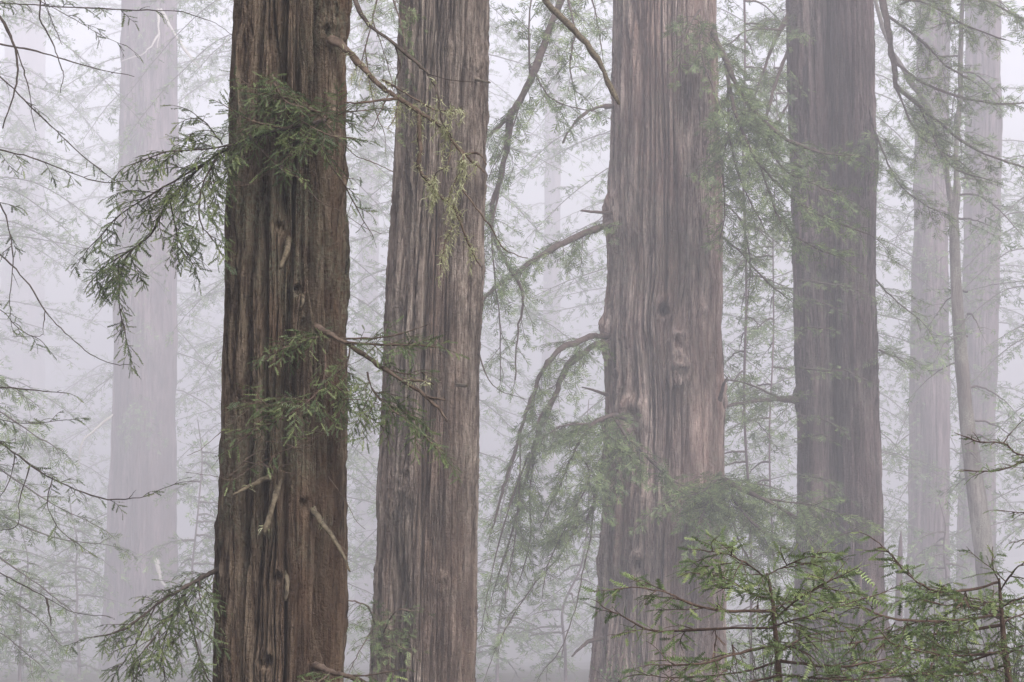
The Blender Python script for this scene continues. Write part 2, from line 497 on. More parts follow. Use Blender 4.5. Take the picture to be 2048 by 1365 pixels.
G = redwood("redwood_tree", "pinkish redwood trunk in fog behind the leaning pale tree", "tree", 144.0,
            [(-200, 1935, 2003), (200, 1930, 2002), (450, 1928, 2000), (800, 1922, 1992), (1100, 1914, 1990), (1300, 1908, 1992)],
            M["bark_far"], dict(f=2.5, amp=0.10, low=1.0, zr=0.04), 120, 0.3, 7, 46.0)
I_ = redwood("redwood_tree", "faintest pale trunk at the left edge of the picture, dissolving in fog", "tree", 420.0,
             [(-200, 10, 90), (400, 6, 89), (800, 2, 88), (1300, -6, 92)],
             M["bark_far"], dict(f=2.2, amp=0.12, low=1.0, zr=0.04), 110, 0.6, 8, 92.0)
J = redwood("redwood_tree", "thin faint trunk in fog seen between the second and third redwoods", "tree", 330.0,
            [(-200, 1092, 1121), (400, 1089, 1121), (700, 1085, 1121), (1000, 1060, 1112), (1300, 1050, 1112)],
            M["bark_far"], dict(f=2.2, amp=0.10, low=1.0, zr=0.04), 90, 0.6, 9, 76.0)
K = redwood("redwood_tree", "faint trunk in fog in the gap between the two nearest redwoods", "tree", 320.0,
            [(-200, 722, 758), (400, 718, 757), (900, 712, 755), (1300, 706, 756)],
            M["bark_far"], dict(f=2.2, amp=0.10, low=1.0, zr=0.04), 90, 0.6, 10, 72.0)


# ------------------------------------------------------------------ branches and foliage
def needle_template(rs, pairs=10, nl=0.24, wdt=0.05):
    """a feathery shoot: rachis strip with paired needles, length 1 along x"""
    V, F = [], []
    xs = np.linspace(0, 1, pairs + 1)
    bend = rs.uniform(-0.10, 0.02)
    for x in xs:
        z = bend * x * x
        V.append((x, 0.008, z)); V.append((x, -0.008, z))
    for i in range(pairs):
        a = 2 * i
        F.append((a, a + 1, a + 3)); F.append((a, a + 3, a + 2))
        prof = 0.45 + 0.55 * math.sin(math.pi * min(1, (xs[i] + 0.12) * 0.88))
        for sd in (0, 1):
            l = nl * prof * rs.uniform(0.75, 1.15)
            ang = math.radians(rs.uniform(42, 68)) * (1 - 0.35 * xs[i])
            sg = 1 if sd == 0 else -1
            k = len(V)
            V.append((xs[i] + math.cos(ang) * l, sg * math.sin(ang) * l, bend * xs[i] ** 2 + rs.uniform(-0.03, 0.05)))
            V.append((xs[i] + wdt, sg * 0.004, bend * xs[i] ** 2))
            F.append((a + sd, k, k + 1) if sd == 0 else (a + sd, k + 1, k))
    return np.array(V), np.array(F)


def sprig_template(rs, side=5, w=0.05):
    """a shoot with a few side shoots, folded lance shapes"""
    V, F = [], []

    def lance(p, d, l, ww):
        d = np.array(d) / np.linalg.norm(d)
        v = np.array([-d[1], d[0], 0])
        k = len(V)
        V.append(p); V.append(p + d * l * 0.45 + v * ww + np.array([0, 0, -0.02])); V.append(p + d * l + np.array([0, 0, -0.10 * l])); V.append(p + d * l * 0.45 - v * ww + np.array([0, 0, -0.02]))
        F.append((k, k + 1, k + 2)); F.append((k, k + 2, k + 3))
    lance(np.zeros(3), (1, rs.uniform(-.1, .1), 0), 1.0, w)
    for i in range(side):
        t = 0.08 + 0.7 * i / side + rs.uniform(-0.04, 0.04)
        sg = 1 if i % 2 else -1
        ang = math.radians(rs.uniform(32, 62)) * sg
        lance(np.array([t, 0, -0.03 * t]), (math.cos(ang), math.sin(ang), rs.uniform(-0.35, 0.05)), (0.62 - 0.35 * t) * rs.uniform(0.7, 1.2), w * 0.9)
    return np.array(V), np.array(F)


_tr = np.random.RandomState(3)
TEMPL = {
    "needle": [needle_template(_tr, 8, 0.21, 0.125) for _ in range(5)],
    "fresh": [needle_template(_tr, 8, 0.24, 0.13) for _ in range(5)],
    "sprig": [sprig_template(_tr, 7, 0.045) for _ in range(6)],
    "far": [sprig_template(_tr, 4, 0.07) for _ in range(6)],
    "leaf": [(np.array([(0, 0, 0), (.35, .26, .05), (.75, .2, .03), (1, 0, -.08), (.75, -.2, .03), (.35, -.26, .05)], float),
              np.array([(0, 1, 5), (1, 2, 4), (1, 4, 5), (2, 3, 4)]))],
}


def smooth_path(pts, seg=0.0, rs=None, jit=0.0, sub=5):
    p = np.asarray(pts, float)
    if len(p) < 2:
        return p
    ext = np.concatenate([[2 * p[0] - p[1]], p, [2 * p[-1] - p[-2]]])
    out = []
    for i in range(1, len(ext) - 2):
        a, b, c, d = ext[i - 1:i + 3]
        for t in np.linspace(0, 1, sub, endpoint=False):
            out.append(0.5 * (2 * b + (c - a) * t + (2 * a - 5 * b + 4 * c - d) * t * t + (3 * b - a - 3 * c + d) * t ** 3))
    out.append(p[-1])
    out = np.array(out)
    if rs is not None and jit > 0:
        out[1:] += rs.normal(size=(len(out) - 1, 3)) * jit
    return out


class Grow:
    def __init__(self, seed):
        self.rs = np.random.RandomState(seed)
        self.tubes = []
        self.sp, self.su, self.sn, self.sl = [], [], [], []

    def tube(self, path, r0, r1, sides):
        self.tubes.append((path, np.linspace(r0, r1, len(path)), sides))

    def shoots(self, path, par, frac0=0.0):
        rs = self.rs
        seg = np.linalg.norm(np.diff(path, axis=0), axis=1)
        L = seg.sum()
        cum = np.concatenate([[0], np.cumsum(seg)])
        n = max(1, int(L * (1 - frac0) / par["sp"]))
        s = np.linspace(frac0 * L, L * 0.99, n) + rs.uniform(-0.4, 0.4, n) * par["sp"]
        s = np.clip(s, 0, L)
        keep = rs.rand(n) < par.get("leaf", 0.9)
        s = s[keep]
        n = len(s)
        if n == 0:
            return
        pos = np.stack([np.interp(s, cum, path[:, k]) for k in range(3)], -1)
        i = np.clip(np.searchsorted(cum, s) - 1, 0, len(path) - 2)
        T = nrm(path[i + 1] - path[i])
        up = nrm(np.array([0, 0, 1.0]) + rs.normal(size=3) * par.get("roll", 0.35))
        side = np.cross(T, up)
        bad = np.linalg.norm(side, axis=1) < 0.25
        side[bad] = np.cross(T[bad], nrm(rs.normal(size=3)))
        side = nrm(side)
        sg = np.where(np.arange(n) % 2 == 0, 1.0, -1.0)[:, None]
        ang = np.radians(rs.uniform(35, 65, n))[:, None]
        last = (s > L * 0.93)[:, None]
        ang = np.where(last, ang * 0.3, ang)
        u = nrm(T * np.cos(ang) + side * sg * np.sin(ang) + np.array([0, 0, -par.get("hang", 0.15)]) + rs.normal(size=(n, 3)) * 0.12)
        nn = nrm(np.cross(u, T) * sg * -1 + rs.normal(size=(n, 3)) * 0.25)
        self.sp.append(pos); self.su.append(u); self.sn.append(nn)
        self.sl.append(par["ls"] * rs.uniform(0.6, 1.25, n) * (1 - 0.35 * s / max(L, 1e-6)))

    def twig(self, p0, d0, length, par, depth=0):
        rs = self.rs
        n = par.get("seg", 4) if depth == 0 else max(2, par.get("seg", 4) - 2)
        st = length / (n - 1)
        p = [p0]
        d = nrm(d0)
        for k in range(n - 1):
            d = nrm(d + np.array([0, 0, -par["droop"]]) * (7 / n) * (0.35 + 0.65 * k / n) + rs.normal(size=3) * par.get("wig", 0.10))
            p.append(p[-1] + d * st)
        p = np.array(p)
        self.tube(p, par["tr"] * (1.0 if depth == 0 else 0.6), par["tr"] * 0.3, 4 if depth == 0 else 3)
        if par.get("bare", 0) < rs.rand():
            self.shoots(p, par, 0.12 if depth == 0 else 0.05)
        if depth == 0 and length > par.get("submin", 1e9):
            m = int(length / par["subsp"])
            for k in range(m):
                t = (k + 0.6 + rs.uniform(-.3, .3)) / m
                if t > 0.95:
                    continue
                i = min(int(t * (n - 1)), n - 2)
                T = nrm(p[i + 1] - p[i])
                S = np.cross(T, nrm(np.array([0, 0, 1.0]) + rs.normal(size=3) * 0.4))
                S = nrm(S) * (1 if k % 2 else -1)
                self.twig(p[i] + (p[i + 1] - p[i]) * (t * (n - 1) - i), T * 0.75 + S * 0.7, length * (0.5 - 0.3 * t) * rs.uniform(0.7, 1.3), par, 1)

    def limb(self, path, r0, r1, par, sides=7, collar=False):
        rs = self.rs
        self.tube(path, r0, r1, sides)
        if sides > 5:
            rad = self.tubes[-1][1]
            rad *= 1 + (0.06 if sides == 9 else 0.16) * np.interp(np.arange(len(path)), np.arange(0, len(path) + 3, 2), rs.normal(size=len(np.arange(0, len(path) + 3, 2))))
            if collar:
                m = min(5, len(path))
                rad[:m] *= np.array([1.55, 1.38, 1.22, 1.1, 1.03])[:m]
        if par is None:
            return
        seg = np.linalg.norm(np.diff(path, axis=0), axis=1)
        cum = np.concatenate([[0], np.cumsum(seg)])
        L = cum[-1]
        s = par.get("start", 0.15) * L
        k = rs.randint(2)
        while s < L * par.get("end", 0.97):
            i = min(max(np.searchsorted(cum, s) - 1, 0), len(path) - 2)
            T = nrm(path[i + 1] - path[i])
            p0 = path[i] + (path[i + 1] - path[i]) * (s - cum[i]) / max(seg[i], 1e-9)
            S = np.cross(T, np.array([0, 0, 1.0]))
            if np.linalg.norm(S) < 0.2:
                S = rs.normal(size=3)
            S = nrm(S) * (1 if k % 2 else -1)
            # spread in the plane of the limb as well, so sprays open on both sides of it
            N = nrm(np.cross(S, T))
            ph = rs.uniform(-1, 1) * par.get("spread", 1.0)
            lat = S * math.cos(ph) + N * math.sin(ph)
            ln = rs.uniform(*par["tl"]) * (1 - 0.45 * (s / L) ** 1.5)
            self.twig(p0, T * par.get("fwd", 0.7) + lat * par.get("lat", 0.8) + np.array([0, 0, par.get("lift", 0.0)]), ln, par)
            s += par["ts"] * rs.uniform(0.5, 1.5)
            k += 1
        if par.get("tip", True):
            self.twig(path[-1], path[-1] - path[-2], rs.uniform(*par["tl"]) * 0.7, par)

    def wood_mesh(self, name, base):
        VV, QQ, off = [], [], 0
        for path, rad, sides in self.tubes:
            n = len(path)
            T = np.gradient(path, axis=0)
            T = nrm(T)
            ref = np.array([0.31, 0.93, 0.2])
            a = nrm(np.cross(T, ref)); b = np.cross(T, a)
            th = np.linspace(0, 2 * np.pi, sides, endpoint=False)
            rr = rad[:, None] * (1 + (0.13 * self.rs.normal(size=(1, sides)) + 0.07 * self.rs.normal(size=(n, sides)) if sides > 5 else 0))
            ring = path[:, None] + rr[..., None] * (a[:, None] * np.cos(th)[None, :, None] + b[:, None] * np.sin(th)[None, :, None])
            if sides == 9:                                  # splintered broken end
                ring[-1] += T[-1] * (rad[-1] * self.rs.uniform(-1.2, 2.2, sides))[:, None]
            ix = np.arange(n * sides).reshape(n, sides) + off
            ixn = np.roll(ix, -1, 1)
            VV.append(ring.reshape(-1, 3))
            QQ.append(np.stack([ix[:-1], ixn[:-1], ixn[1:], ix[1:]], -1).reshape(-1, 4))
            off += n * sides
            if sides > 4:                                   # close the broken end
                VV.append(path[-1:] + T[-1:] * rad[-1]); 
                QQ.append(np.stack([ix[-1], ixn[-1], np.full(sides, off), ix[-1]], -1)[:, :3].repeat(1, 0)[:, [0, 1, 2, 2]])
                off += 1
        V = np.concatenate(VV) - base
        quads = [q for q in QQ if len(q) and not (q[:, 2] == q[:, 3]).all()]
        tris = [q[:, :3] for q in QQ if len(q) and (q[:, 2] == q[:, 3]).all()]
        fs = [np.concatenate(quads)] + ([np.concatenate(tris)] if tris else [])
        return mesh_np(name, V, fs, True)

    def leaf_mesh(self, name, base, kind):
        if not self.sp:
            return None
        p, u, n, l = (np.concatenate(x) for x in (self.sp, self.su, self.sn, self.sl))
        v = nrm(np.cross(n, u)); n = np.cross(u, v)
        tv = self.rs.randint(len(TEMPL[kind]), size=len(p))
        VV, FF, off = [], [], 0
        for k, (TV, TF) in enumerate(TEMPL[kind]):
            m = tv == k
            c = m.sum()
            if not c:
                continue
            X = p[m][:, None] + l[m][:, None, None] * (TV[None, :, 0:1] * u[m][:, None] + TV[None, :, 1:2] * v[m][:, None] + TV[None, :, 2:3] * n[m][:, None])
            VV.append(X.reshape(-1, 3))
            FF.append((TF[None] + (np.arange(c) * len(TV))[:, None, None] + off).reshape(-1, 3))
            off += c * len(TV)
        return mesh_np(name, np.concatenate(VV) - base, [np.concatenate(FF)])


_seed = [100]


def branch(tree, lines, d, wood, leaf=None, par=None, kind="needle", name="branch", moss=None, label=None):
    """lines: (points (px, py[, depth offset]), r0 px, r1 px[, par override or False]) in photo pixels at distance d"""
    _seed[0] += 1
    g = Grow(_seed[0])
    k = FW * d / 2048
    base = np.array(tree.location)
    mpaths = []
    for ln in lines:
        pts, r0, r1 = ln[:3]
        pr = ln[3] if len(ln) > 3 else par
        if pr is False:
            pr = None
        w = np.array([P(q[0], q[1], d + (q[2] if len(q) > 2 else 0.0)) for q in pts])
        sub = 5
        path = smooth_path(w, rs=g.rs, jit=(0.05 if name == 'stub' else 0.09) * (r0 + r1) / 2 * k + (0.2 if name == 'stub' else 0.5) * k, sub=sub)
        g.limb(path, r0 * k, r1 * k, pr, 9 if name == 'stub' else 8 if r0 > 4 else 5 if kind == 'far' else 6, collar=r0 >= 3.5 and not mpaths and name != 'stub')
        mpaths.append(path)
    o = link(name, g.wood_mesh(name, base), wood, tree)
    if label:
        o["label"] = label
    lm = g.leaf_mesh("foliage", base, kind) if leaf else None
    if lm:
        link("foliage", lm, leaf, o)
    if moss:
        moss_on(o, [mpaths[i] for i in moss[0]], base, moss[1], moss[2], g.rs)
    return o


def moss_on(parent, paths, base, per_m, hang, rs):
    """wispy tufts and hanging strands of moss"""
    VV, FF, off = [], [], 0

    def wisp(p, dvec, l, w):
        nonlocal off
        n = 4
        q = [p]
        dd = dvec
        for _ in range(n):
            dd = nrm(dd + rs.normal(size=3) * 0.45 + np.array([0, 0, -0.25]))
            q.append(q[-1] + dd * l / n)
        q = np.array(q)
        sd = nrm(rs.normal(size=3)) * w
        V = np.concatenate([q[:-1] + sd * np.linspace(1, .4, n)[:, None], q[:-1] - sd * np.linspace(1, .4, n)[:, None], q[-1:]])
        for i in range(n - 1):
            FF.append((i + off, i + 1 + off, n + i + 1 + off)); FF.append((i + off, n + i + 1 + off, n + i + off))
        FF.append((n - 1 + off, 2 * n + off, 2 * n - 1 + off))
        VV.append(V)
        off += len(V)
    for path in paths:
        L = np.linalg.norm(np.diff(path, axis=0), axis=1).sum()
        m = int(L * per_m)
        for _ in range(m):
            t = rs.rand() * (len(path) - 1.001)
            i = int(t)
            p = path[i] + (path[i + 1] - path[i]) * (t - i)
            for _ in range(rs.randint(5, 14)):
                wisp(p + rs.normal(size=3) * 0.006, nrm(rs.normal(size=3)), rs.uniform(0.02, 0.05), 0.0026)
            if rs.rand() < 0.35:
                hl = rs.uniform(0.3, 1.0) * hang
                for q in np.linspace(0, 1, int(hl / 0.012) + 2):
                    for _ in range(3):
                        wisp(p + np.array([0.01 * math.sin(q * 5), 0, -q * hl]) + rs.normal(size=3) * 0.004, nrm(np.array([0, 0, -1.0]) + rs.normal(size=3) * 0.8), rs.uniform(0.02, 0.04), 0.0024)
    if VV:
        tag(link("moss", mesh_np("moss", np.concatenate(VV) - base, [np.array(FF)]), M["moss"], parent), kind="stuff")


def K9(**kw):
    """foliage at arm's-length scale (real needles)"""
    b = dict(tl=(0.12, 0.34), ts=0.032, sp=0.0150, ls=0.064, droop=0.16, tr=0.0021, seg=6, submin=0.12, subsp=0.031, hang=0.25, leaf=0.93, start=0.08)
    b.update(kw)
    return b


def K44(**kw):
    b = dict(tl=(0.5, 1.3), ts=0.15, sp=0.065, ls=0.28, droop=0.18, tr=0.008, submin=0.6, subsp=0.22, hang=0.35, leaf=0.85, start=0.1)
    b.update(kw)
    return b


def K90(**kw):
    b = dict(tl=(0.8, 2.2), ts=0.5, sp=0.22, ls=0.55, droop=0.16, tr=0.014, submin=1.2, subsp=0.5, hang=0.3, leaf=0.8, start=0.1)
    b.update(kw)
    return b


ND, NM, NF, NFR = M["needle_dark"], M["needle_mid"], M["needle_far"], M["needle_fresh"]
TD, TB, LB, LF, DW = M["twig_dark"], M["twig_brown"], M["limb_brown"], M["limb_fog"], M["dead_wood"]

# --- nearest redwood (9 m)
branch(A, [([(652, 240, -.22), (600, 252, -.35), (540, 264, -.42), (470, 290, -.4), (405, 330, -.35), (340, 400, -.3), (300, 470, -.3), (250, 520, -.3), (238, 600, -.3), (250, 668, -.3)], 3.6, 1.2),
           ([(470, 290, -.4), (400, 300, -.45), (330, 305, -.5), (262, 330, -.5)], 2.2, 1),
           ([(440, 305, -.4), (405, 370, -.45), (400, 440, -.5), (425, 480, -.5)], 2.2, 1),
           ([(405, 330, -.35), (310, 385, -.4), (240, 430, -.4), (185, 490, -.4)], 2.5, 1),
           ([(340, 400, -.3), (355, 470, -.35), (380, 520, -.35)], 2.0, 1),
           ([(262, 500, -.3), (215, 530, -.35), (185, 560, -.35)], 1.6, 0.8),
           ([(445, 290, -.4), (415, 250, -.45), (385, 225, -.5)], 1.6, 0.8)],
       9.0, TD, ND, K9(tl=(0.10, 0.24)))
branch(A, [([(652, 240, -.22), (600, 205, -.38), (540, 190, -.42), (480, 160, -.45)], 3, 1),
           ([(652, 240, -.22), (690, 225, -.34), (725, 222, -.36)], 2.5, 1),
           ([(640, 245, -.24), (600, 290, -.4), (560, 330, -.45), (580, 350, -.5)], 2, .8),
           ([(560, 255, -.42), (500, 240, -.5), (455, 215, -.55)], 2.5, 1),
           ([(545, 150, -.3), (552, 172, -.4), (575, 205, -.45), (640, 225, -.5)], 2.5, 1),
           ([(600, 240, -.4), (655, 270, -.5), (700, 275, -.5)], 2, .8)],
       9.0, LB, ND, K9(tl=(0.08, 0.20), ts=0.022, droop=0.08))
branch(A, [([(640, 290, -.33), (660, 330, -.4), (690, 370, -.4), (715, 420, -.35), (735, 455, -.3)], 1.6, .7)], 9.0, LB, ND, K9(tl=(0.06, 0.14), ts=0.06, leaf=0.7))
branch(A, [([(662, 78, -.2), (692, 98, -.25), (722, 132, -.3), (760, 170, -.35), (795, 195, -.4), (840, 225, -.45), (880, 252, -.5), (905, 285, -.5), (935, 315, -.5), (970, 345, -.5)], 6, 2, False),
           ([(795, 197, -.4), (755, 202, -.5), (715, 207, -.5), (690, 205, -.5)], 3, 1, False),
           ([(765, 160, -.35), (800, 180, -.5), (860, 215, -.55), (880, 222, -.55), (925, 222, -.55)], 2.5, 1, False),
           ([(838, 228, -.45), (840, 300, -.5), (838, 335, -.5), (862, 372, -.5), (890, 402, -.5), (922, 432, -.5)], 4.5, 2, False),
           ([(905, 410, -.5), (925, 455, -.5), (945, 505, -.5), (962, 535, -.5)], 3, 1, False),
           ([(880, 250, -.5), (925, 310, -.6), (920, 340, -.6), (905, 375, -.6), (895, 405, -.6)], 2.2, 1, False),
           ([(925, 380, -.55), (960, 425, -.6), (985, 460, -.6), (1010, 500, -.6), (1055, 517, -.6)], 1.8, .7, False),
           ([(925, 310, -.5), (958, 308, -.55), (972, 330, -.6)], 2, 1, False),
           ([(780, 185, -.4), (760, 225, -.5), (745, 255, -.5)], 1.5, .6, False),
           ([(798, 200, -.4), (790, 235, -.5), (775, 258, -.5)], 1.6, .6, False),
           ([(905, 455, -.5), (890, 485, -.5), (880, 540, -.5)], 1.6, .8, False),
           ([(905, 285, -.5), (895, 330, -.55), (870, 350, -.55), (868, 395, -.55)], 1.4, .7, False)],
       9.0, LB, name="dead_branch", moss=([0, 2, 3, 4, 5, 9, 10, 11], 38, 0.13), label="long bare branch hung with yellow-green moss")
branch(A, [([(640, -90, -.25), (700, -15, -.3), (730, 42, -.4), (775, 78, -.5), (830, 122, -.5), (858, 150, -.5), (876, 190, -.55), (882, 235, -.55), (905, 280, -.55)], 4.5, 1.5, False),
           ([(790, 92, -.5), (800, 130, -.5), (790, 165, -.5), (800, 190, -.5)], 1.6, .8, False),
           ([(855, 148, -.5), (900, 160, -.55), (950, 165, -.6)], 1.3, .6, False)],
       9.0, TD, name="dead_branch", moss=([0], 8, 0.05))
branch(A, [([(628, 655, -.2), (665, 672, -.3), (700, 690, -.32), (745, 722, -.4), (790, 752, -.5), (840, 784, -.55), (870, 810, -.6), (895, 842, -.6)], 5.5, 1.8, False),
           ([(842, 786, -.55), (865, 797, -.6), (890, 800, -.6)], 2.4, 1.4, False),
           ([(800, 760, -.5), (835, 762, -.6), (868, 768, -.65)], 3, 1.6, False),
           ([(680, 678, -.3), (760, 676, -.4), (820, 662, -.45), (860, 648, -.5)], 2, .7, False),
           ([(690, 686, -.32), (770, 690, -.45), (830, 690, -.5), (870, 694, -.55)], 2.6, 1, K9(tl=(0.08, 0.2), ts=0.02, droop=0.1)),
           ([(735, 745, -.35), (745, 780, -.4), (775, 812, -.5), (830, 855, -.55), (880, 905, -.6)], 2.2, .9, K9(tl=(0.1, 0.24), ts=0.028)),
           ([(700, 695, -.33), (692, 770, -.35), (715, 815, -.4), (760, 850, -.45)], 1.6, .7, K9(tl=(0.08, 0.2), ts=0.03)),
           ([(650, 672, -.3), (610, 680, -.4), (560, 700, -.45), (530, 720, -.45)], 2.2, .9, K9(tl=(0.08, 0.19), ts=0.015, droop=0.08)),
           ([(760, 735, -.4), (820, 750, -.5), (850, 745, -.55)], 1.6, .8, K9(tl=(0.05, 0.13), ts=0.03))],
       9.0, LB, ND, K9(), moss=([2], 30, 0.02))
branch(A, [([(650, 700, -.32), (648, 760, -.4), (620, 800, -.45), (560, 840, -.5), (500, 868, -.5), (455, 900, -.5)], 2, .8),
           ([(600, 812, -.45), (540, 812, -.5), (495, 805, -.5)], 1.4, .6),
           ([(655, 760, -.4), (690, 800, -.4), (640, 870, -.45), (560, 905, -.5), (480, 950, -.5)], 1.4, .6, K9(tl=(0.05, 0.14), ts=0.08))],
       9.0, TB, ND, K9(tl=(0.08, 0.19), ts=0.028, droop=0.10))
branch(A, [([(455, 1135, -.05), (425, 1145, -.1), (400, 1157, -.15), (365, 1178, -.2), (330, 1198, -.25), (290, 1228, -.25), (240, 1262, -.3), (190, 1275, -.3)], 5.5, 1.4),
           ([(375, 1178, -.2), (345, 1235, -.25), (325, 1300, -.3), (330, 1360, -.3)], 2.4, 1),
           ([(365, 1190, -.2), (385, 1250, -.25), (400, 1320, -.3), (420, 1365, -.3)], 2.4, 1),
           ([(400, 1158, -.15), (400, 1195, -.25), (410, 1230, -.3)], 1.8, .8),
           ([(310, 1215, -.25), (270, 1290, -.3), (230, 1350, -.3)], 1.8, .8),
           ([(350, 1225, -.25), (290, 1300, -.4), (270, 1370, -.4)], 1.8, .8)],
       9.0, TD, ND, K9(tl=(0.09, 0.22), ts=0.03))
branch(A, [([(630, 1330, -.2), (665, 1345, -.3), (710, 1358, -.4), (770, 1375, -.5)], 7, 3, False), ([(690, 1352, -.35), (740, 1350, -.45), (800, 1340, -.5)], 2, 1), ([(660, 1345, -.3), (640, 1362, -.45), (615, 1362, -.5)], 2, 1)],
       9.0, LB, NFR, K9(tl=(0.06, 0.16), ts=0.05))
for ln in ([([(552, 950, -.22), (525, 960, -.35), (495, 975, -.42), (466, 990, -.45)], 6, 1.6)],
           [([(560, 962, -.22), (552, 990, -.33), (542, 1020, -.38), (530, 1062, -.4)], 6.5, 4.5)],
           [([(617, 1005, -.2), (640, 1042, -.33), (668, 1080, -.38), (688, 1115, -.4), (699, 1142, -.4)], 6.5, 1.8)],
           [([(578, 476, -.22), (574, 500, -.33), (562, 535, -.36)], 6, 4.5)],
           [([(570, 1145, -.22), (575, 1165, -.31), (572, 1198, -.33)], 6, 3)],
           [([(604, 590, -.24), (606, 604, -.29), (603, 612, -.30)], 4, 2.5)]):
    branch(A, [(l[0], l[1], l[2], False) for l in ln], 9.0, DW, name="stub", moss=([0], 5, 0.02))
for k in range(16):                                          # fine dead twigs curling across the trunk
    r_ = np.random.RandomState(900 + k)
    x0, y0 = r_.uniform(470, 690), r_.choice([r_.uniform(200, 420), r_.uniform(760, 960)])
    pts = [(x0, y0, -.32)]
    dx, dy = r_.choice([-1, 1]) * r_.uniform(18, 40), r_.uniform(4, 40)
    for j in range(4):
        dy += r_.uniform(-25, 15)
        pts.append((pts[-1][0] + dx, pts[-1][1] + dy, -.4 - .03 * j))
    branch(A, [(pts, 0.9, 0.5, False)], 9.0, LB, name="dead_twig")

# --- second redwood (20 m)
branch(B, [([(760, 1290, .1), (740, 1220, -.5), (715, 1205, -.8), (690, 1200, -1)], 2.2, 1), ([(760, 1280, -.3), (790, 1225, -1.1), (830, 1222, -1.2)], 2, .8), ([(760, 1300, -.3), (790, 1290, -1.1), (815, 1300, -1.2)], 1.8, .8), ([(745, 1260, -.3), (720, 1300, -.7), (700, 1340, -.8)], 1.6, .7)],
       20.0, LB, NM, K44(tl=(0.15, 0.4), ts=0.08, sp=0.035, ls=0.11, tr=0.003, submin=0.25, subsp=0.09), kind="sprig")
branch(B, [([(985, -220, -.6), (1060, -60, -.7), (1095, 5, -.8), (1142, 52, -.8), (1190, 110, -.8), (1212, 155, -.8), (1237, 207, -.8)], 5.5, 5, False)], 20.0, M["dead_wood"], name="dead_branch", moss=([0], 8, 0.05), label="broken mossy branch slanting down towards the third trunk")
for ln in ([([(915, 770, -.5), (935, 772, -1.2)], 4, 3)], [([(950, 160, -.3), (978, 165, -.6)], 3, 2)]):
    branch(B, [(l[0], l[1], l[2], False) for l in ln], 20.0, DW, name="stub")
branch(B, [([(955, 700, -.6), (985, 770, -1), (1050, 800, -1.2)], 1.2, .6, False)], 20.0, TD, name="dead_twig")
branch(B, [([(800, -120, -.4), (760, -20, -.8), (740, 60, -1), (720, 140, -1)], 2.5, 1), ([(770, -40, -.7), (800, 40, -1.3), (815, 120, -1.4)], 2, .8), ([(745, 40, -1), (770, 110, -1), (790, 190, -1)], 1.6, .8), ([(730, 90, -1), (745, 200, -1), (770, 270, -1)], 1.6, .8)],
       20.0, LB, NM, K44(tl=(0.2, 0.5), ts=0.11, sp=0.04, ls=0.12, tr=0.003, submin=0.3, subsp=0.1, leaf=0.7), kind="sprig")

# --- third redwood (44 m)
branch(C, [([(1235, 212, 0), (1205, 213, -1), (1180, 222, -1.2), (1150, 245, -1.4), (1125, 285, -1.5)], 5, 2, False)], 44.0, LF, name="dead_branch")
branch(C, [([(1225, 426, -.5), (1195, 425, -1), (1163, 422, -1.2)], 4, 2, False)], 44.0, LF, name="stub")
branch(C, [([(1225, 450, -.4), (1200, 456, -1), (1150, 475, -1.5), (1090, 507, -2), (1040, 542, -2), (990, 577, -2), (945, 620, -2)], 7.5, 3.5)], 44.0, LF, NM, K44(tl=(0.4, 1.1), droop=0.3, lift=-0.1), kind="sprig")
branch(C, [([(1222, 672, -.4), (1195, 672, -1), (1165, 680, -1.5), (1120, 702, -2), (1085, 745, -2), (1062, 800, -2), (1042, 865, -2.2), (1020, 935, -2.2), (1000, 1000, -2.2), (985, 1060, -2.2)], 6.5, 2),
           ([(1040, 870, -2.2), (1040, 960, -2.4), (1030, 1080, -2.4), (1010, 1190, -2.4)], 2.2, 1)], 44.0, LF, NM, K44(tl=(0.4, 1.0), droop=0.32, start=0.12, ts=0.17), kind="sprig")
branch(C, [([(1220, 688, -.4), (1190, 692, -1), (1155, 715, -1.5), (1130, 742, -1.8), (1112, 790, -2), (1088, 845, -2), (1065, 905, -2), (1045, 985, -2), (1020, 1080, -2), (985, 1190, -2)], 7, 1.6),
           ([(1112, 790, -2), (1080, 835, -2.3), (1070, 890, -2.4)], 4, 1.5),
           ([(1075, 880, -2), (1060, 980, -2.2), (1060, 1080, -2.2), (1040, 1160, -2.2)], 2, .8)], 44.0, LF, NM, K44(tl=(0.4, 1.1), droop=0.32, start=0.16, ts=0.15), kind="sprig")
branch(C, [([(1215, 790, -.4), (1190, 782, -1), (1165, 775, -1.2)], 4, 1.5, False)], 44.0, LF, name="stub")
branch(C, [([(1262, 838, -1.4), (1225, 832, -2), (1185, 850, -2.4), (1150, 900, -2.6), (1125, 960, -2.6), (1090, 1030, -2.6)], 5, 1.5),
           ([(1225, 832, -2), (1250, 870, -2.4), (1285, 905, -2.4), (1330, 950, -2.4), (1370, 975, -2.4)], 3, 1),
           ([(1205, 840, -2), (1210, 900, -2.5), (1195, 970, -2.6), (1180, 1030, -2.6), (1130, 1065, -2.6), (1106, 1084, -2.6)], 4, 1.8),
           ([(1190, 850, -2.2), (1130, 850, -2.6), (1080, 880, -2.8)], 2.5, 1),
           ([(1240, 845, -2), (1240, 910, -2.6), (1225, 980, -2.8)], 2.5, 1),
           ([(1150, 900, -2.6), (1180, 950, -2.8), (1150, 1020, -2.8), (1100, 1120, -2.8), (1085, 1180, -2.8)], 2, .8)],
       44.0, LF, NM, K44(tl=(0.4, 1.0), ts=0.085, droop=0.26), kind="sprig")
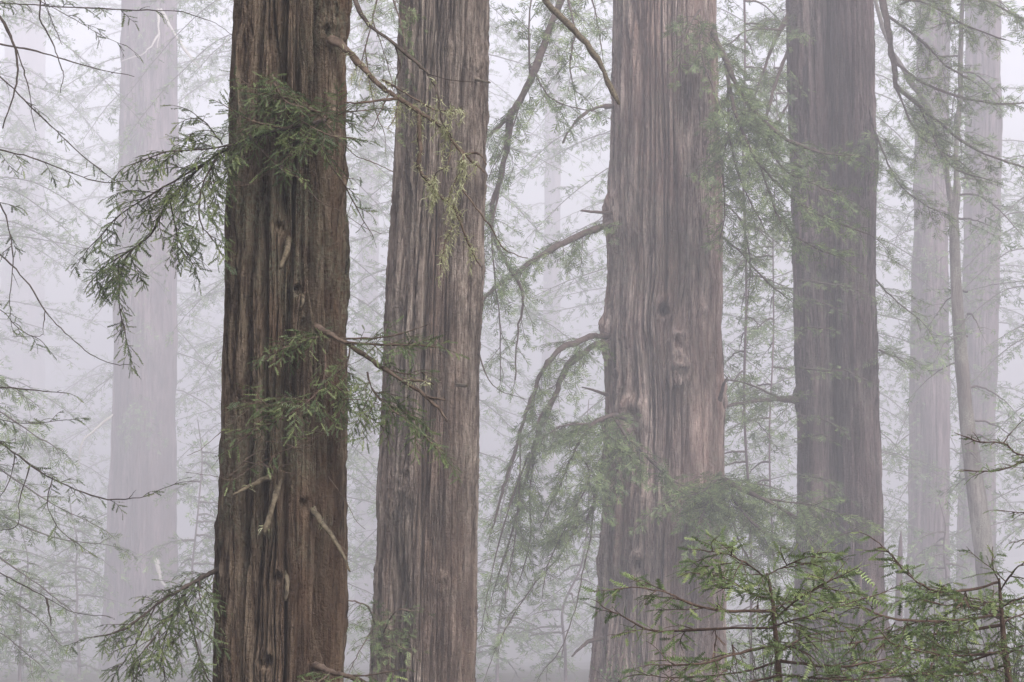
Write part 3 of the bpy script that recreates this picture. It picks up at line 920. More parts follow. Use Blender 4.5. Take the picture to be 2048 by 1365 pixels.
branch(C, [([(1186, 1025, -2.5), (1180, 1080, -2.6), (1165, 1150, -2.6), (1150, 1220, -2.6), (1120, 1300, -2.6), (1085, 1345, -2.6)], 2, .7, K44(tl=(0.3, .7), ts=0.6, leaf=.6)),
           ([(1160, 1040, -2.5), (1120, 1110, -2.6), (1060, 1180, -2.6), (1010, 1260, -2.6), (975, 1340, -2.6)], 2, .7, K44(tl=(0.3, .9), ts=0.4, leaf=.7)),
           ([(1060, 905, -2.2), (1020, 1010, -2.4), (990, 1120, -2.4), (965, 1240, -2.4)], 2.2, .8, K44(tl=(0.3, .9), ts=0.35, leaf=.7)),
           ([(1190, 1000, -2.5), (1160, 1060, -2.6), (1120, 1080, -2.6)], 1.8, .7)], 44.0, LF, NM, K44(), kind="sprig")
branch(C, [([(1205, 1278, -.8), (1180, 1283, -1.2), (1162, 1296, -1.4), (1145, 1312, -1.5)], 5, 1.8, False)], 44.0, LF, name="stub")
branch(C, [([(1440, 800, -.8), (1448, 770, -1.1), (1455, 755, -1.2)], 5, 1.2, False)], 44.0, LF, name="stub")
# hanging limb left of the third trunk, from above the picture
branch(C, [([(1240, -260, 0), (1180, -120, -2), (1122, 0, -4), (1080, 110, -5), (1045, 190, -5), (1020, 235, -5), (1014, 300, -5), (1000, 360, -5), (985, 410, -5), (984, 460, -5), (1005, 510, -5), (1040, 575, -5), (1045, 610, -5), (1035, 680, -5), (1030, 760, -5)], 7.5, 1.2),
           ([(1060, 150, -5), (1058, 60, -5), (1065, -40, -5)], 2.4, 1),
           ([(1020, 235, -5), (985, 265, -5.3), (955, 290, -5.4)], 4.5, 1.5),
           ([(1045, 190, -5), (1020, 270, -5.6), (985, 340, -5.6)], 2, .8),
           ([(1060, 130, -5), (1095, 190, -5.5), (1130, 210, -5.6), (1180, 222, -5.6)], 2.2, .8),
           ([(1000, 370, -5), (985, 460, -5.4), (990, 560, -5.4), (1000, 650, -5.4), (1000, 760, -5.4)], 2, .8),
           ([(1130, -20, -4.2), (1150, 60, -5), (1140, 130, -5.2), (1150, 190, -5.2)], 2.2, .8),
           ([(1160, -80, -3.6), (1190, 20, -4.2), (1205, 110, -4.4)], 2.2, .8)],
       44.0, LF, NM, K44(tl=(0.4, 1.2), ts=0.2, droop=0.25, leaf=0.75), kind="sprig", name="hanging_branch")
# right side of the third trunk
branch(C, [([(1425, 60, -.5), (1450, 120, -1.8), (1490, 200, -2.5), (1560, 270, -3), (1640, 305, -3.3), (1720, 312, -3.4)], 5, 1.4),
           ([(1450, 130, -1.8), (1475, 240, -3), (1520, 330, -3.4), (1590, 400, -3.6), (1660, 440, -3.6), (1740, 470, -3.6)], 3.5, 1.2),
           ([(1455, 150, -2), (1460, 280, -3), (1490, 380, -3.2), (1530, 460, -3.4)], 3, 1),
           ([(1490, 200, -2.5), (1560, 330, -3.4), (1630, 370, -3.6), (1700, 400, -3.6)], 2.5, 1),
           ([(1465, 230, -2.6), (1445, 330, -3), (1450, 420, -3.2), (1440, 480, -3.2)], 2.2, .9),
           ([(1520, 330, -3.4), (1560, 440, -3.6), (1620, 490, -3.8), (1690, 520, -3.8)], 2.2, .9)],
       44.0, LF, NM, K44(tl=(0.4, 1.1), ts=0.085, droop=0.2), kind="sprig")
branch(C, [([(1415, 40, -1), (1400, 90, -2.5), (1420, 160, -3), (1440, 210, -3.2)], 2.5, 1), ([(1400, 20, -1.5), (1370, 70, -2.6), (1360, 120, -2.8)], 2, .8)], 44.0, LF, NM, K44(tl=(0.3, .8), ts=0.16), kind="sprig")
branch(C, [([(1435, 950, -.5), (1470, 975, -2), (1530, 1000, -3), (1600, 1040, -3.5), (1660, 1075, -3.6), (1715, 1060, -3.6)], 5, 1.4),
           ([(1445, 960, -1), (1490, 1030, -2.8), (1560, 1090, -3.4), (1630, 1130, -3.6)], 3.5, 1.2),
           ([(1440, 955, -1), (1400, 985, -2.6), (1350, 1000, -3), (1310, 1020, -3)], 3, 1),
           ([(1450, 965, -1.4), (1470, 1060, -2.8), (1510, 1140, -3.2), (1560, 1200, -3.4)], 2.5, 1),
           ([(1540, 1000, -3), (1620, 1010, -3.5), (1690, 1030, -3.6)], 2, 1),
           ([(1430, 970, -1), (1400, 1040, -2.8), (1380, 1090, -3)], 2, .8),
           ([(1590, 1040, -3.5), (1640, 1110, -3.8), (1690, 1160, -3.8)], 2, .8)],
       44.0, LF, NM, K44(tl=(0.4, 1.1), ts=0.085, droop=0.2), kind="sprig")
branch(C, [([(1440, 470, -.6), (1475, 500, -1.6), (1530, 560, -2), (1580, 600, -2)], 2.4, 1), ([(1440, 400, -.6), (1480, 440, -2), (1500, 520, -2), (1495, 610, -2)], 2, .8)], 44.0, LF, NM, K44(tl=(0.3, .9), ts=0.16), kind="sprig")

# --- hollowed redwood (54 m)
K5 = lambda **k: K44(tl=(0.5, 1.4), ts=0.15, sp=0.085, ls=0.31, **k)
branch(D, [([(1720, -120, -.8), (1750, -40, -2), (1770, 20, -2.6), (1778, 80, -3), (1788, 130, -3), (1792, 175, -3)], 7, 5, False),
           ([(1790, 170, -3), (1840, 215, -3.4), (1890, 255, -3.6), (1950, 300, -3.8), (2060, 340, -4)], 4, 1.4),
           ([(1785, 120, -3), (1845, 165, -3.6), (1920, 195, -4), (2000, 208, -4), (2080, 205, -4)], 3.2, 1.2),
           ([(1772, 30, -2.7), (1840, 80, -3.6), (1890, 130, -4), (1940, 160, -4)], 3, 1.2),
           ([(1760, -10, -2.4), (1860, 10, -4), (1930, 50, -4.4), (2010, 80, -4.6)], 3, 1.2),
           ([(1792, 175, -3), (1830, 260, -3.6), (1880, 300, -3.8), (1930, 330, -4)], 2.4, 1),
           ([(1840, 215, -3.4), (1900, 330, -4), (1980, 360, -4.2)], 2.2, 1),
           ([(1800, 10, -3), (1890, -20, -4), (1990, 10, -4.6), (2070, 60, -5)], 2.6, 1)],
       54.0, LF, NM, K5(droop=0.14), kind="sprig")
branch(D, [([(1735, 200, -.5), (1752, 270, -1.4), (1756, 330, -1.6), (1750, 385, -1.6)], 3.5, 1.5, False), ([(1742, 240, -.9), (1765, 300, -1.8), (1800, 370, -2.2), (1850, 410, -2.4), (1900, 432, -2.5)], 2, .9)], 54.0, LF, NM, K5(), kind="sprig")
branch(D, [([(1580, 30, 0), (1555, 70, -1), (1525, 150, -1.4), (1495, 230, -1.6)], 4.5, 2), ([(1575, 100, 0), (1550, 170, -1), (1530, 240, -1.4), (1510, 300, -1.4)], 4, 2), ([(1560, 60, -1), (1500, 60, -1.6), (1455, 90, -2)], 2.5, 1), ([(1580, 200, 0), (1550, 260, -1), (1530, 330, -1.4)], 3, 1.2)], 54.0, LF, NM, K5(leaf=0.7), kind="sprig")
branch(D, [([(1595, 800, -.3), (1560, 798, -1), (1510, 802, -1.4), (1460, 812, -1.6), (1440, 820, -1.6)], 6, 1.6), ([(1560, 798, -1), (1500, 770, -1.8), (1450, 760, -2)], 2.5, 1)], 54.0, LF, NM, K5(leaf=0.6), kind="sprig")
for (pts) in ([(1600, 560, -1.4), (1640, 566, -2.2), (1680, 572, -2.4), (1720, 582, -2.6)], [(1598, 600, -1.4), (1640, 604, -2.2), (1690, 628, -2.4)],
              [(1598, 735, -1.4), (1650, 742, -2.2), (1690, 742, -2.4), (1735, 762, -2.6)], [(1600, 660, -1.4), (1630, 655, -2.2), (1670, 662, -2.4)],
              [(1596, 830, -1.4), (1640, 838, -2.2), (1690, 862, -2.4)], [(1598, 880, -1.4), (1640, 870, -2.2), (1665, 880, -2.4)],
              [(1600, 950, -1.4), (1650, 960, -2.2), (1680, 985, -2.4)]):
    branch(D, [(pts, 2.2, .8)], 54.0, LF, NM, K44(tl=(0.3, 0.9), ts=0.13, sp=0.09, ls=0.24, droop=0.05, spread=.4, leaf=.75), kind="sprig")
branch(D, [([(1752, 560, -.4), (1790, 600, -1.4), (1840, 640, -1.8)], 2, .8), ([(1758, 700, -.4), (1800, 720, -1.4)], 2, .8)], 54.0, LF, NM, K5(leaf=.5), kind="sprig")

# --- ghost redwood (200 m): pale dead limbs
for pts, r0, r1 in (([(322, 20, -3), (350, 70, -7), (385, 120, -9), (402, 138, -9)], 4, 1.5), ([(315, 20, -3), (318, 70, -6), (312, 110, -6)], 2.5, 1), ([(318, 70, -6), (290, 105, -8), (240, 125, -8)], 2, .8),
                    ([(225, 830, -3), (185, 865, -7), (165, 885, -8), (155, 940, -8)], 2.5, 1), ([(312, 1120, -5), (325, 1165, -7), (345, 1180, -8)], 4, 1.5)):
    branch(E, [(pts, r0, r1, False)], 172.0, M["pale_wood"], name="dead_branch")


def crown_limbs(tree, d, px, y0, y1, n, ln, seed, leaf=None, droop=0.16, width=5, both=True, dens=1.0, slope=0.25, taper=None, fine=1.0, flat=False):
    """limbs around a foggy stem between photo rows y0..y1"""
    r = np.random.RandomState(seed)
    for i in range(n):
        y = y0 + (y1 - y0) * (i + r.uniform(0, 1)) / n
        a = r.uniform(0, 2 * np.pi)
        if flat:                                     # mostly towards the open gaps on either side
            a = r.choice([0, np.pi]) + r.uniform(-.75, .75)
        L = ln * r.uniform(0.55, 1.2) * (taper(y) if taper else 1)
        k = FW * d / 2048
        dx, dd = math.cos(a) * L, math.sin(a) * L * k
        xx = px(y) if callable(px) else px
        s_ = slope * r.uniform(0.3, 1.8)
        pts = [(xx, y, 0), (xx + dx * .35, y + L * .02 * s_, dd * .35), (xx + dx * .7, y + L * .45 * s_, dd * .7), (xx + dx, y + L * 1.0 * s_, dd)]
        m = d / 44.0 * fine
        p = dict(K44(tl=(0.45 * m, 1.15 * m), ts=0.26 * m / dens, sp=0.12 * m, ls=0.34 * m, droop=droop, tr=0.007 * m, submin=0.7 * m, subsp=0.3 * m, leaf=.8, seg=3))
        branch(tree, [(pts, width * .5, width * .15)], d, LF, leaf or NF, p, kind="far")


def slim_tree(name, label, d, stem, mat, seed, group=None, top=None, cat="tree"):
    """a slim stem given as photo polyline (x, y, width px), top to bottom, continued to the ground"""
    k = FW * d / 2048
    pts = [P(x, y, d) for x, y, w in stem]
    rad = [w / 2 * k for x, y, w in stem]
    bx_, bz = pts[-1][0] + (pts[-1][0] - pts[-2][0]) * 0.2, None
    gz = float(ground_z(np.array([bx_]), np.array([d]))[0])
    pts.append(np.array([bx_, d, min(gz - 0.3, pts[-1][2] - 0.2)])); rad.append(rad[-1] * 1.25)
    base = np.array([bx_, d, gz])
    e = empty(name, base)
    tag(e, label, cat, group)
    rs = np.random.RandomState(seed)
    path = smooth_path(np.array(pts), sub=14)
    rr = np.interp(np.linspace(0, 1, len(path)), np.linspace(0, 1, len(rad)), rad)
    n, sides = len(path), 20
    th = np.linspace(0, 2 * np.pi, sides, endpoint=False)
    T, I = np.meshgrid(th, np.arange(n))
    Zc = path[:, 2][:, None] + 0 * T
    mod = 1 + 0.10 * pn(np.cos(T) * 1.5 + seed, np.sin(T) * 1.5, Zc * 0.7 / (rad[0] * 4 + .2)) + 0.07 * pn(np.cos(T) * 4, np.sin(T) * 4 + seed, Zc * 2)
    ring = np.stack([path[:, 0][:, None] + rr[:, None] * mod * np.cos(T), path[:, 1][:, None] + rr[:, None] * mod * np.sin(T), Zc], -1)
    ix = np.arange(n * sides).reshape(n, sides); ixn = np.roll(ix, -1, 1)
    fq = np.stack([ix[1:], ixn[1:], ixn[:-1], ix[:-1]], -1).reshape(-1, 4)
    V = np.concatenate([ring.reshape(-1, 3), [path[0] + np.array([0, 0, rad[0]])]]) - base
    ct = np.stack([ix[0], np.full(sides, n * sides), ixn[0]], -1)[:, [0, 2, 1]]
    link("trunk", mesh_np("trunk", V, [fq, ct], True), mat, e)
    return e


# leaning pale tree with a forked top
H = slim_tree("leaning_tree", "slim pale mottled tree leaning left, forked above, at the right side", 72.0,
              [(1906, 400, 17), (1908, 460, 20), (1912, 560, 22), (1921, 700, 25), (1935, 850, 30), (1955, 1000, 37), (1975, 1160, 44), (1990, 1300, 48)], M["bark_pale"], 21)
branch(H, [([(1908, 430, 0), (1897, 370, 0), (1884, 300, 0), (1862, 225, -.5), (1820, 160, -1), (1780, 90, -1), (1750, 0, -1), (1735, -80, -1)], 6.5, 3, False)], 72.0, M["bark_pale"], name="fork")
branch(H, [([(1908, 430, 0), (1914, 360, 0), (1913, 290, 0), (1920, 180, 0), (1922, 60, 0), (1930, -80, 0)], 6.5, 3.5, False)], 72.0, M["bark_pale"], name="fork")
crown_limbs(H, 72.0, 1915, -40, 460, 12, 130, 31, droop=0.12, slope=.35)
crown_limbs(H, 72.0, 1935, 540, 1000, 9, 100, 32, droop=0.08, slope=.3, dens=.6)

snag = slim_tree("snag", "small pointed dead snag standing right of the hollowed tree's foot", 80.0, [(1802, 1062, 2), (1801, 1090, 8), (1799, 1150, 13), (1797, 1240, 16), (1796, 1320, 18)], M["bark_far"], 22, cat="snag")

# hanging boughs of the far redwoods
for t_, d_, x_, n_, l_, sd_, ya, yb in ((E, 172.0, lambda y: 298 - .01 * y, 40, 190, 201, -80, 1300), (K, 320.0, 735, 30, 120, 202, -60, 1300), (J, 330.0, 1100, 34, 150, 203, -60, 1300),
                                       (F, 128.0, 1862, 26, 120, 204, 380, 1250), (G, 144.0, 1962, 24, 120, 205, 0, 1250), (I_, 420.0, 48, 36, 190, 206, -60, 1300)):
    crown_limbs(t_, d_, x_, ya, yb, n_, l_, sd_, droop=0.2, width=3.5, dens=.8, slope=.5, fine=.55)

# hazy trees whose stems stand behind the big trunks, boughs showing on either side
HT = [(570, 120, 26, 30, 330, (-60, 1330), "hazy tree standing behind the nearest trunk, its boughs showing on both sides"),
      (868, 130, 26, 30, 300, (-60, 1330), "hazy tree standing behind the second trunk, its pale boughs showing on both sides"),
      (1330, 115, 30, 30, 290, (-60, 1330), "hazy tree standing behind the burled redwood, its boughs filling the gaps beside it"),
      (1668, 110, 26, 34, 270, (-60, 1330), "hazy tree standing behind the hollowed redwood, its boughs filling the gaps beside it"),
      (2110, 105, 26, 26, 250, (-80, 1300), "hazy tree past the right edge with pale green boughs reaching in"),
      (-70, 125, 26, 26, 330, (-60, 1330), "hazy tree past the left edge with pale boughs reaching in")]
HZ = []
for i, (px, d, w, n, ln, (ya, yb), lab) in enumerate(HT):
    e = slim_tree("hazy_tree", lab, d, [(px, -170, w * .8), (px + 2, 400, w * .9), (px, 900, w), (px, 1300, w * 1.1)], M["bark_far"], 140 + i, group="hazy trees with boughs in the gaps")
    crown_limbs(e, d, px, ya, yb, int(n * 1.25), ln, 160 + i, dens=1.25, slope=.38, droop=.14, fine=.7, width=3.2, flat=True)
    HZ.append(e)

def copy_tree(src, name, loc, scale, rz):
    r = src.copy(); COL.objects.link(r)
    r.name = name
    r.location = [float(c) for c in loc]; r.scale = (scale,) * 3; r.rotation_euler = (0, 0, rz)
    for ch in src.children:
        c = ch.copy(); COL.objects.link(c); c.parent = r
        for g_ in ch.children:
            q = g_.copy(); COL.objects.link(q); q.parent = c
    return r


for src, d0, px, d, rz, lab in ((0, 120, 540, 190, math.pi, "softer hazy tree deep in the fog behind the nearest trunk"), (1, 130, 850, 205, math.pi, "softer hazy tree deep in the fog behind the second trunk"),
                                (2, 115, 1300, 180, math.pi, "softer hazy tree deep in the fog behind the burled redwood"), (3, 110, 1690, 172, math.pi, "softer hazy tree deep in the fog behind the hollowed redwood"),
                                (4, 105, 1958, 190, math.pi * .9, "softer hazy tree behind the pinkish trunk on the right"), (2, 115, 290, 265, .4, "softest hazy tree in the fog behind the ghostly trunk"), (3, 110, -60, 190, .2, "softer hazy tree in the fog past the left edge")):
    x_ = (px - 1024) / 2048 * FW * d
    z_ = float(ground_z(np.array([x_]), np.array([float(d)]))[0])
    c_ = copy_tree(HZ[src], "hazy_tree", (x_, d, z_), d / d0, rz)
    c_["label"] = lab

# young trees in the fog between the big trunks
YT = [(1492, 64, 5, (-80, 1300), 36, 105, 1.4, -160, "thin dark stem hung with foliage in the gap between the burled and hollowed redwoods"),
      (1548, 70, 4, (100, 1250), 26, 90, 1.4, 40, "slender young tree close to the left flank of the hollowed redwood"),
      (1160, 96, 5, (860, 1330), 20, 90, 1.0, 800, "faint young tree just left of the burled redwood's foot"),
      (1010, 110, 5, (960, 1330), 20, 100, 1.1, 900, "faint young tree low in the gap left of the burled redwood"),
      (1890, 92, 6, (1060, 1330), 22, 130, 1.2, 1000, "low hazy young tree at the foot of the leaning pale tree"),
      (395, 112, 5, (900, 1340), 22, 100, 1.1, 840, "faint twiggy young tree right of the ghostly trunk"),
      (150, 125, 5, (1060, 1340), 20, 120, 1.1, 980, "faint low young tree left of the ghostly trunk"),
      (45, 105, 5, (1120, 1340), 16, 110, 1.1, 1060, "faint low young tree at the left edge before the palest trunk")]
for i, (px, d, w, (ya, yb), n, ln, dens, yt, lab) in enumerate(YT):
    r = np.random.RandomState(400 + i)
    ys = np.linspace(yt, 1300, 7)
    ox = np.cumsum(r.normal(size=7) * 9); ox -= ox.mean()
    ws = np.linspace(.35 if yt > 0 else .8, 1.15, 7) * w
    e = slim_tree("young_tree", lab, d, [(px + ox[j], ys[j], ws[j]) for j in range(7)], M["bark_far"], 40 + i, group="young trees standing in the fog")
    taper = (lambda y, yt=yt: float(np.clip(0.25 + (y - yt) / 350, 0.25, 1))) if yt > 0 else (lambda y: 1.0)
    crown_limbs(e, d, lambda y, ys=ys, px=px, ox=ox: float(np.interp(y, ys, px + ox)), ya, yb, n, ln, 60 + i, leaf=NM if d < 75 else NF, dens=dens, taper=taper, fine=.85)

# --- tree just outside the left edge, its branches reaching in (9-10 m)
Z = slim_tree("young_redwood", "redwood just past the left edge whose thin drooping branches reach into view", 10.0, [(-300, -900, 60), (-300, 100, 70), (-302, 700, 76), (-304, 1300, 84)], M["bark_a"], 23)
LP = K9(tl=(0.07, 0.2), ts=0.11, leaf=0.8, submin=0.12, subsp=0.06, bare=0.25)
LQ = K9(tl=(0.08, 0.22), ts=0.07, leaf=0.85, submin=0.12, subsp=0.05, bare=0.1)
for lines in (
        [([(-300, -20, 0), (-100, -8, -.2), (0, 5, -.3), (120, 14, -.3), (250, 20, -.3), (350, 23, -.3), (420, 42, -.3), (466, 72, -.3)], 2.6, .7, K9(tl=(0.07, 0.2), ts=0.09, bare=0.2, end=0.8, tip=False))],
        [([(-300, 60, 0), (-100, 75, .2), (0, 90, .3), (60, 100, .3), (130, 120, .3), (200, 140, .3), (268, 153, .3)], 3.2, 1, K9(tl=(0.05, .1), ts=.5, bare=.6, tip=False))],
        [([(-300, -120, 0), (-80, -60, -.4), (0, 35, -.5), (28, 90, -.5), (35, 130, -.5), (30, 180, -.5), (5, 256, -.5)], 4.5, 1.6, False), ([(34, 100, -.5), (50, 150, -.5), (60, 190, -.5), (64, 230, -.5), (73, 262, -.5)], 2, .8, False)],
        [([(-300, -200, 0), (0, -120, .2), (75, -20, .3), (80, 38, .3), (105, 85, .3), (120, 130, .3), (127, 152, .3), (120, 186, .3)], 3, 1, False), ([(84, -10, .3), (108, 50, .3), (124, 90, .3)], 1.6, .7, False), ([(75, 0, .3), (150, 40, .3), (200, 70, .3), (245, 90, .3)], 1.2, .6, LP)],
        [([(-300, 20, 0), (-100, 90, .4), (0, 155, .5), (60, 212, .5), (112, 262, .5), (180, 325, .5), (252, 376, .5)], 3.2, 1.1, LP)],
        [([(-300, 250, 0), (-80, 285, -.2), (0, 300, -.2), (60, 315, -.2), (140, 345, -.2), (200, 364, -.2), (270, 363, -.2)], 2.4, .8, LP)],
        [([(-300, 330, 0), (-60, 370, -.5), (0, 410, -.5), (20, 470, -.5), (26, 530, -.5), (20, 590, -.5), (20, 640, -.5)], 2.6, .8, LP)],
        [([(-300, 400, 0), (-60, 465, -.3), (0, 510, -.3), (50, 560, -.3), (90, 622, -.3), (130, 665, -.3), (180, 708, -.3), (225, 728, -.3), (262, 730, -.3)], 2.6, .7, False), ([(90, 622, -.3), (86, 660, -.3), (80, 672, -.3), (25, 674, -.3)], 1, .5, False)],
        [([(-300, 740, 0), (-60, 770, -.2), (0, 775, -.2), (60, 780, -.2), (130, 786, -.2)], 2.6, 1, K9(tl=(0.04, .12), ts=.12, bare=.4))],
        [([(-300, 760, 0), (-80, 840, -.4), (0, 885, -.5), (60, 930, -.5), (120, 965, -.5), (200, 996, -.5), (280, 995, -.5), (340, 972, -.5)], 3.4, .8, LQ), ([(30, 905, -.5), (20, 960, -.5), (-10, 1010, -.5)], 1.6, .7, False), ([(60, 930, -.5), (40, 1000, -.5), (35, 1050, -.5), (0, 1062, -.5)], 1.6, .7, False), ([(105, 955, -.5), (95, 1010, -.5), (120, 1060, -.5), (150, 1085, -.5)], 1.6, .7, K9(tl=(.05, .12), ts=.12))],
        [([(-300, 1040, 0), (-80, 1100, -.2), (0, 1145, -.2), (50, 1172, -.2), (92, 1196, -.2), (150, 1225, -.2), (212, 1232, -.2)], 2.6, .8, K9(tl=(0.04, .1), ts=.4, bare=.5)), ([(92, 1196, -.2), (98, 1225, -.2), (103, 1252, -.2)], 3, 1.2, False)],
        [([(-300, 560, 0), (-60, 600, .6), (0, 620, .8), (40, 660, .8), (80, 680, .8)], 1.8, .8, LQ)],
        [([(-300, 780, 0), (-60, 820, .6), (0, 840, .8), (60, 848, .8), (120, 842, .8)], 1.8, .8, LQ)]):
    branch(Z, [(l[0], l[1] * .78, l[2] * .8, *l[3:]) for l in lines], 10.0, TD, ND, LP)

# paler foliage further back at the left edge
Z2 = slim_tree("young_redwood", "foggy green young redwood at the lower left edge behind the thin branches", 40.0, [(-60, 500, 8), (-58, 700, 16), (-55, 1000, 22), (-50, 1300, 26)], M["bark_b"], 24)
for pts in ([(-58, 780), (10, 830, -1), (70, 870, -1.2), (120, 900, -1.2)], [(-56, 900), (30, 960, -1), (110, 1010, -1.2), (190, 1050, -1.2)], [(-55, 1000), (40, 1050, 1), (130, 1080, 1.2), (215, 1090, 1.2)],
            [(-54, 1080), (20, 1130, -1), (90, 1180, -1.2), (140, 1220, -1.2)], [(-54, 1150), (20, 1200, 1), (80, 1240, 1.2), (120, 1290, 1.2)], [(-52, 1230), (20, 1280, -1), (80, 1330, -1.2)], [(-56, 700), (0, 760, 1), (60, 800, 1.2)]):
    branch(Z2, [([p if len(p) > 2 else (*p, 0) for p in pts], 2.2, .8)], 40.0, LF, NM, K44(tl=(0.3, .9), ts=.14), kind="sprig")

# --- foreground saplings (6 m) lower right
def sapling(label, d, stem, limbs, par, seed, brown=()):
    e = slim_tree("redwood_sapling", label, d, stem, TB, seed, group="young redwoods in front at the lower right")
    for l in limbs:
        pts = [p if len(p) > 2 else (*p, 0.0) for p in l[0]]
        branch(e, [(pts, l[1], l[2])], d, TB, NFR, l[3] if len(l) > 3 else par, kind="fresh", name="branch")
    for l in brown:
        pts = [p if len(p) > 2 else (*p, 0.0) for p in l]
        branch(e, [(pts, 1.6, .7)], d, TB, M["needle_brown"], K9(tl=(0.02, .06), ts=.02, sp=0.012, ls=0.035, leaf=.9, droop=.3), name="dead_spray", label="brown withered spray")
    return e


SP = K9(tl=(0.08, 0.22), ts=0.035, sp=0.017, ls=0.060, droop=0.09, spread=.6, start=0.2, submin=0.1, subsp=0.032, hang=.15, roll=.5, wig=.14)
SB = K9(tl=(0.07, 0.20), ts=0.036, sp=0.017, ls=0.058, droop=0.09, spread=.6, start=0.45, submin=0.1, subsp=0.032, hang=.15, roll=.5, wig=.14)
sapling("foreground redwood sapling whose upright stem crosses the burled tree's right flank", 6.0,
        [(1534, 1148, 5), (1545, 1200, 8), (1552, 1280, 10), (1558, 1365, 13), (1560, 1500, 15)],
        [([(1540, 1165), (1500, 1132, -.1), (1452, 1108, -.15), (1408, 1102, -.2)], 2.2, 1, SP), ([(1538, 1148), (1580, 1128, -.1), (1625, 1112, -.15)], 2, .9, SP),
         ([(1546, 1222), (1450, 1222, -.15), (1380, 1208, -.25), (1330, 1184, -.3), (1262, 1176, -.3)], 3.2, 1.1, SB), ([(1550, 1255), (1420, 1258, .1), (1310, 1262, .15), (1258, 1240, .2), (1204, 1214, .2)], 3.2, 1.1, SB),
         ([(1556, 1290), (1480, 1306, -.2), (1400, 1328, -.3), (1330, 1330, -.35)], 2.8, 1, SB), ([(1559, 1322), (1480, 1345, .1), (1360, 1356, .2), (1280, 1350, .2)], 3, 1, SB),
         ([(1559, 1322), (1640, 1332, -.1), (1700, 1332, -.2), (1765, 1320, -.2)], 3.4, 1.2, SB), ([(1552, 1237), (1600, 1196, -.1), (1665, 1158, -.2)], 2.4, 1, SP),
         ([(1547, 1200), (1500, 1186, .1), (1440, 1152, .15), (1400, 1148, .15)], 2.2, 1, SP), ([(1556, 1288), (1600, 1300, -.2), (1622, 1320, -.25)], 2.2, 1, SP),
         ([(1550, 1250), (1590, 1240, -.2), (1650, 1222, -.3), (1720, 1200, -.3)], 2.4, 1, SP), ([(1548, 1215), (1580, 1205, .2), (1640, 1200, .25)], 2, .9, SP),
         ([(1557, 1305), (1620, 1270, .2), (1700, 1262, .25)], 2.4, 1, SP), ([(1560, 1350), (1450, 1375, -.3), (1350, 1372, -.4)], 2.6, 1, SB), ([(1560, 1350), (1680, 1360, -.3), (1800, 1352, -.4)], 2.6, 1, SP)],
        SP, 51, brown=([(1430, 1256), (1432, 1275), (1428, 1300)], [(1465, 1290), (1466, 1310), (1463, 1335)], [(1520, 1176), (1518, 1195), (1515, 1210)]))
sapling("foreground redwood sapling at the lower right corner with long reaching branches", 6.4,
        [(1998, 1158, 5), (2003, 1225, 9), (2009, 1300, 13), (2017, 1365, 15), (2020, 1500, 17)],
        [([(1998, 1165), (1940, 1180, -.1), (1870, 1182, -.2), (1815, 1150, -.25), (1785, 1112, -.25), (1752, 1082, -.25)], 3.2, 1.1, K9(tl=(0.06, 0.16), ts=0.022, sp=0.013, ls=0.058, droop=0.05, spread=.55, start=0.35, submin=.1, subsp=.03)),
         ([(2004, 1230), (1900, 1241, -.2), (1800, 1240, -.3), (1722, 1214, -.35), (1662, 1176, -.35)], 3.4, 1.1, SP), ([(2006, 1250), (1900, 1266, .1), (1790, 1272, .2), (1690, 1290, .2)], 3.2, 1.1, SP),
         ([(2010, 1305), (1930, 1312, -.2), (1860, 1308, -.3), (1780, 1286, -.35)], 2.8, 1, SP), ([(2003, 1215), (2030, 1200, -.2), (2075, 1190, -.3)], 2.2, 1, SP),
         ([(2000, 1170), (1985, 1130, -.1), (1985, 1095, -.1)], 1.8, .8, False), ([(2002, 1180), (2030, 1140, -.1), (2070, 1110, -.2)], 2, .9, SP),
         ([(2012, 1330), (1940, 1350, -.3), (1850, 1350, -.4), (1760, 1345, -.4)], 2.6, 1, SP), ([(2006, 1245), (2040, 1230, .2), (2090, 1225, .2)], 2.2, 1, SP),
         ([(2003, 1225), (1960, 1200, .3), (1900, 1190, .4), (1840, 1195, .4)], 2.2, 1, SP), ([(2010, 1310), (2050, 1290, -.2), (2090, 1280, -.2)], 2.2, 1, SP),
         ([(2005, 1240), (1950, 1215, .2), (1880, 1210, .3)], 2.2, 1, SP), ([(2010, 1300), (1900, 1335, .1), (1800, 1370, .2)], 2.6, 1, SP)],
        SP, 52, brown=([(1930, 1180), (1935, 1200), (1940, 1215)], [(1790, 1245), (1775, 1275), (1760, 1295)], [(1870, 1250), (1868, 1275), (1866, 1300)], [(1720, 1250), (1715, 1262), (1705, 1280)]))
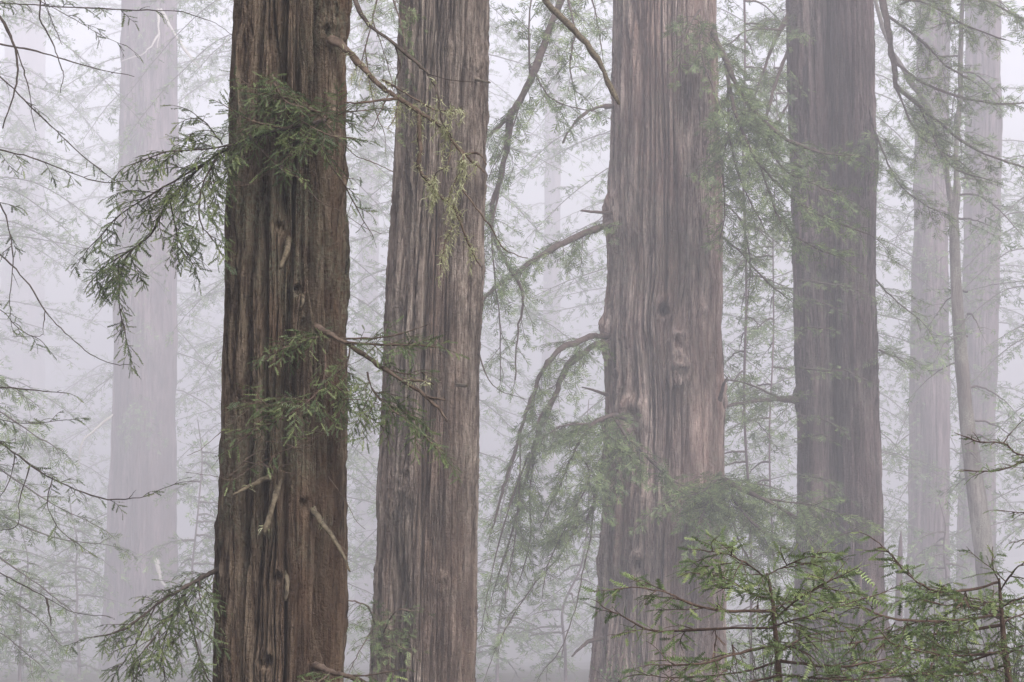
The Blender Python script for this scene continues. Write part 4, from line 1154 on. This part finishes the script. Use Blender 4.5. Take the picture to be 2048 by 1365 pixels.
# branches of a tree past the right edge
Y = slim_tree("young_redwood", "redwood just past the right edge showing only green branch tips", 7.0, [(2330, -300, 40), (2332, 400, 46), (2336, 900, 52), (2340, 1300, 56)], M["bark_a"], 25)
for lines in ([([(2335, 880, 0), (2150, 905, -.2), (2048, 912, -.3), (2007, 887, -.3), (1960, 884, -.3), (1920, 870, -.3)], 2.6, .9)], [([(2335, 900, 0), (2150, 915, .1), (2048, 925, .2), (1995, 942, .2), (1930, 942, .2)], 2.6, .9)],
              [([(2336, 980, 0), (2150, 1010, 0), (2060, 1025, 0), (2010, 1022, 0)], 2.2, .8)], [([(2007, 887, -.3), (2022, 865, -.3), (2046, 842, -.3)], 1.2, .6, False)], [([(2336, 1060, 0), (2150, 1085, -.3), (2060, 1080, -.3), (2030, 1085, -.3)], 2.2, .8)]):
    branch(Y, lines, 7.0, TB, NFR, K9(tl=(0.03, 0.1), ts=0.018, sp=0.012, ls=0.045, start=.6, droop=.08))

# --- leafy shrubs low behind the saplings
def shrub(px, d, y_top, wpx, label, seed, n=26):
    k = FW * d / 2048
    gx_ = (px - 1024) * k
    gz = float(ground_z(np.array([gx_]), np.array([d]))[0])
    top = CAM_Z + (682.5 - y_top) * k
    base = np.array([gx_, d, gz])
    e = empty("shrub", base)
    tag(e, label, "shrub", "leafy shrubs low in the picture")
    r = np.random.RandomState(seed)
    g = Grow(seed)
    h = top - gz
    sc = d / 18.0
    for i in range(n):
        a = r.uniform(0, 2 * np.pi); rr = wpx * k * r.uniform(0.15, 1)
        tip = base + np.array([math.cos(a) * rr, math.sin(a) * rr, h * r.uniform(0.65, 1.02)])
        mid = base + (tip - base) * 0.5 + np.array([0, 0, 0.12 * h])
        g.limb(smooth_path([base, mid, tip], rs=g.rs, jit=0.01), 0.008 * sc, 0.003 * sc,
               dict(tl=(0.15 * sc, 0.4 * sc), ts=0.10 * sc, sp=0.028 * sc, ls=0.042 * sc, droop=0.03, tr=0.003 * sc, seg=3, submin=0.2 * sc, subsp=0.08 * sc, start=0.45, leaf=.9, hang=0, roll=.8, spread=1.5), 5)
    s_ = link("stems", g.wood_mesh("stems", base), TD, e)
    link("foliage", g.leaf_mesh("foliage", base, "leaf"), M["shrub"], e)
    return e


shrub(1530, 17, 1270, 90, "pale leafy shrub low behind the upright sapling stem", 71)
shrub(1690, 21, 1240, 120, "green shrub low at the foot of the hollowed redwood", 72)
shrub(1880, 19, 1230, 120, "leafy shrub low between the two foreground saplings", 73)
shrub(2030, 16, 1240, 90, "leafy shrub low at the right edge behind the corner sapling", 74)
shrub(1230, 30, 1335, 60, "pale shrub at the foot of the burled redwood's left flank", 75, 14)

make_haze(HAZE_DENSITY, -50.5, 96.0)
